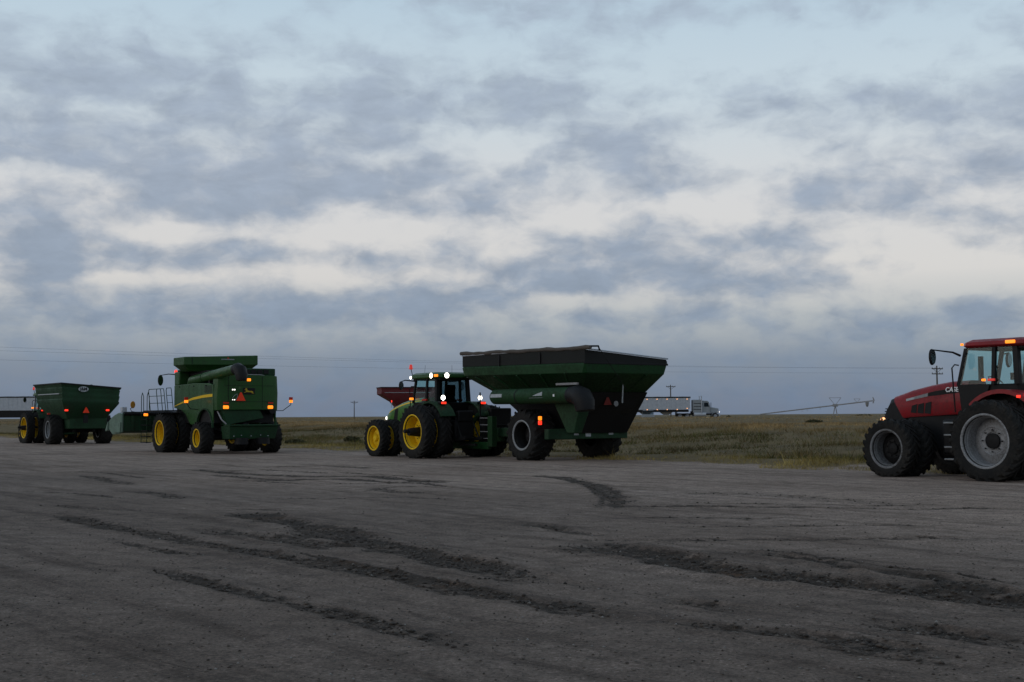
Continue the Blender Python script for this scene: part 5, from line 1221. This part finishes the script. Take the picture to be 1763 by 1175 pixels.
power_pole((41.6, 336.0, pz(41.6, 336.0)), 8.6, 'wooden power pole with one crossarm rising behind the grain trailer', (8.1,), 20, 2.7)
power_pole((-61.8, 500.0, pz(-61.8, 500.0)), 6.9, 'small distant power pole between the combine and the lit green tractor', (6.3,), 20, 3.0)
def wire(a, b, sag, label):
    pts = []
    for k in range(25):
        f = k / 24
        p = Vector(a).lerp(Vector(b), f); p.z -= sag * 4 * f * (1 - f); pts.append(p)
    o = MB().tube(pts, .009, 5).build('power_cable', M['cable'])
    return tag(o, label, 'cable', 'overhead power cables')
z1 = pz(*P1); ca = math.cos(RAD(20)); sa_ = math.sin(RAD(20))
for k, (x, zz, h0, sag, lab) in enumerate(((-1.2, 9.45, 11.3, .9, 'uppermost thin overhead cable crossing the whole sky above the machines'), (1.2, 9.42, 10.6, .8, 'middle one of the thin overhead cables above the machines'), (-1.2, 8.45, 9.3, .6, 'lowest of the thin overhead cables above the machines'))):
    wire((P1[0] + x * ca, P1[1] + x * sa_, z1 + zz), (P0[0] + x, P0[1], h0 + .7), sag, lab)

# ------------------------------------------------------------------ irrigation pivot pointing up out of the field
def pivot():
    A = Vector((50.4, 255.0, 1.70)); B = Vector((69.0, 245.0, 4.05))
    t = thing('irrigation_pivot', 'irrigation arm slanting up out of the field with a support tower', 'irrigation arm', (A.x, A.y, 0), 0)
    ax = (B - A); loc_ = lambda f, dz_=0: (ax.x * f, ax.y * f, A.z + ax.z * f + dz_)
    MB().tube([loc_(-.05), loc_(.5), loc_(1.0)], .12, 8).build('pipe', M['galv'], t)
    f = .66; x, y, z = loc_(f)
    gz_ = ground_z(A.x + x, A.y + y) - .3
    for sgn in (-1, 1):
        MB().tube([(x, y, z), (x + sgn * .55, y + .2, gz_)], .09, 6).build('tower_leg', M['galv'], t)
        MB().tube([(x, y, z), (x + sgn * 1.15, y, z + 1.45)], .045, 5).build('truss_rod', M['galv'], t)
    MB().tube([(x - 1.15, y, z + 1.45), (x + 1.15, y, z + 1.45)], .04, 5).build('truss_rod', M['galv'], t)
    MB().box(x - .45, x + .45, y - .3, y + .3, z - .28, z + .22).build('drive_box', M['galv'], t, .04)
    x, y, z = loc_(.86)
    for sgn in (-1, 1):
        MB().tube([(x, y, z), (x + sgn * .6, y, z + .72)], .035, 5).build('truss_rod', M['galv'], t)
    MB().tube([(x - .6, y, z + .72), (x + .6, y, z + .72)], .03, 5).build('truss_rod', M['galv'], t)
    x, y, z = loc_(1.0)
    MB().tube([(x + .05, y, z - .5), (x + .25, y, z + .1), (x + .05, y, z + .7)], [.10, .15, .08], 8).build('end_gun', M['galv'], t)
    x, y, z = loc_(.95)
    MB().lathe([(.04, .0), (.36, -.15), (.30, -.55), (.20, -.95), (.001, -1.0)], 10, (x, y, z - .05), 'z').build('hanging_bag', M['decal_grey'], t)
    for f in (.35, .52, .40):
        x, y, z = loc_(f); MB().tube([(x, y, z), (x, y, z - .55)], .03, 5).build('drop_hose', M['galv'], t)
    return t
pivot()

# ------------------------------------------------------------------ weeds that stick up along the crest
def shrub(x, y, w, h, n, label):
    z = ground_z(x, y)
    t = thing('shrub', label, 'shrub', (x, y, z), random.uniform(0, 360), 'shrubs along the crest')
    mb = MB()
    for k in range(n):
        a = random.uniform(0, 6.28); r = w * math.sqrt(random.random()); zz = h * random.random() * (1 - .55 * (r / w) ** 2)
        c = Vector((r * math.cos(a), r * math.sin(a), zz)); s = random.uniform(.05, .13) * (h ** .3)
        d1 = Vector((random.uniform(-1, 1), random.uniform(-1, 1), random.uniform(-.2, 1))).normalized() * s * 1.6
        d2 = Vector((random.uniform(-1, 1), random.uniform(-1, 1), random.uniform(-1, 1))).normalized() * s
        mb.add([c - d2, c + d2, c + d1], [(0, 1, 2)])
    mb.build('crown', M['leaf'], t, smooth=0)
    st = MB()
    for k in range(5):
        a = random.uniform(0, 6.28); st.tube([(0, 0, -.1), (w * .3 * math.cos(a), w * .3 * math.sin(a), h * .35), (w * .6 * math.cos(a), w * .6 * math.sin(a), h * .7)], [.03, .02, .008], 4)
    st.build('stem', M['wood'], t)
    return t
M['leaf'] = paint('dull_leaves', (.035, .042, .018), .85, .6, dust=(.075, .055, .026), scale=6, spec=.2)
def at_px(px, D): return ((px - 881.5) / 2200 * D, D)
for (px, D, w, h, lab) in ((1487, 190, 1.6, .75, 'low grey green shrub on the crest beside the red tractor nose'), (1476, 186, .7, .6, 'small shrub on the crest just before the end of the irrigation arm'),
                           (1400, 78, .5, .16, 'dark weed clump on the bank below the irrigation arm'), (508, 74, .6, .30, 'dark weed clump on the bank beside the right marker lamp of the combine'),
                           (606, 76, .5, .28, 'dark weed clump on the bank under the small distant pole'), (1253, 210, .5, .55, 'tiny bush on the crest ahead of the white truck')):
    x, y = at_px(px, D); shrub(x, y, w, h, 420, lab)
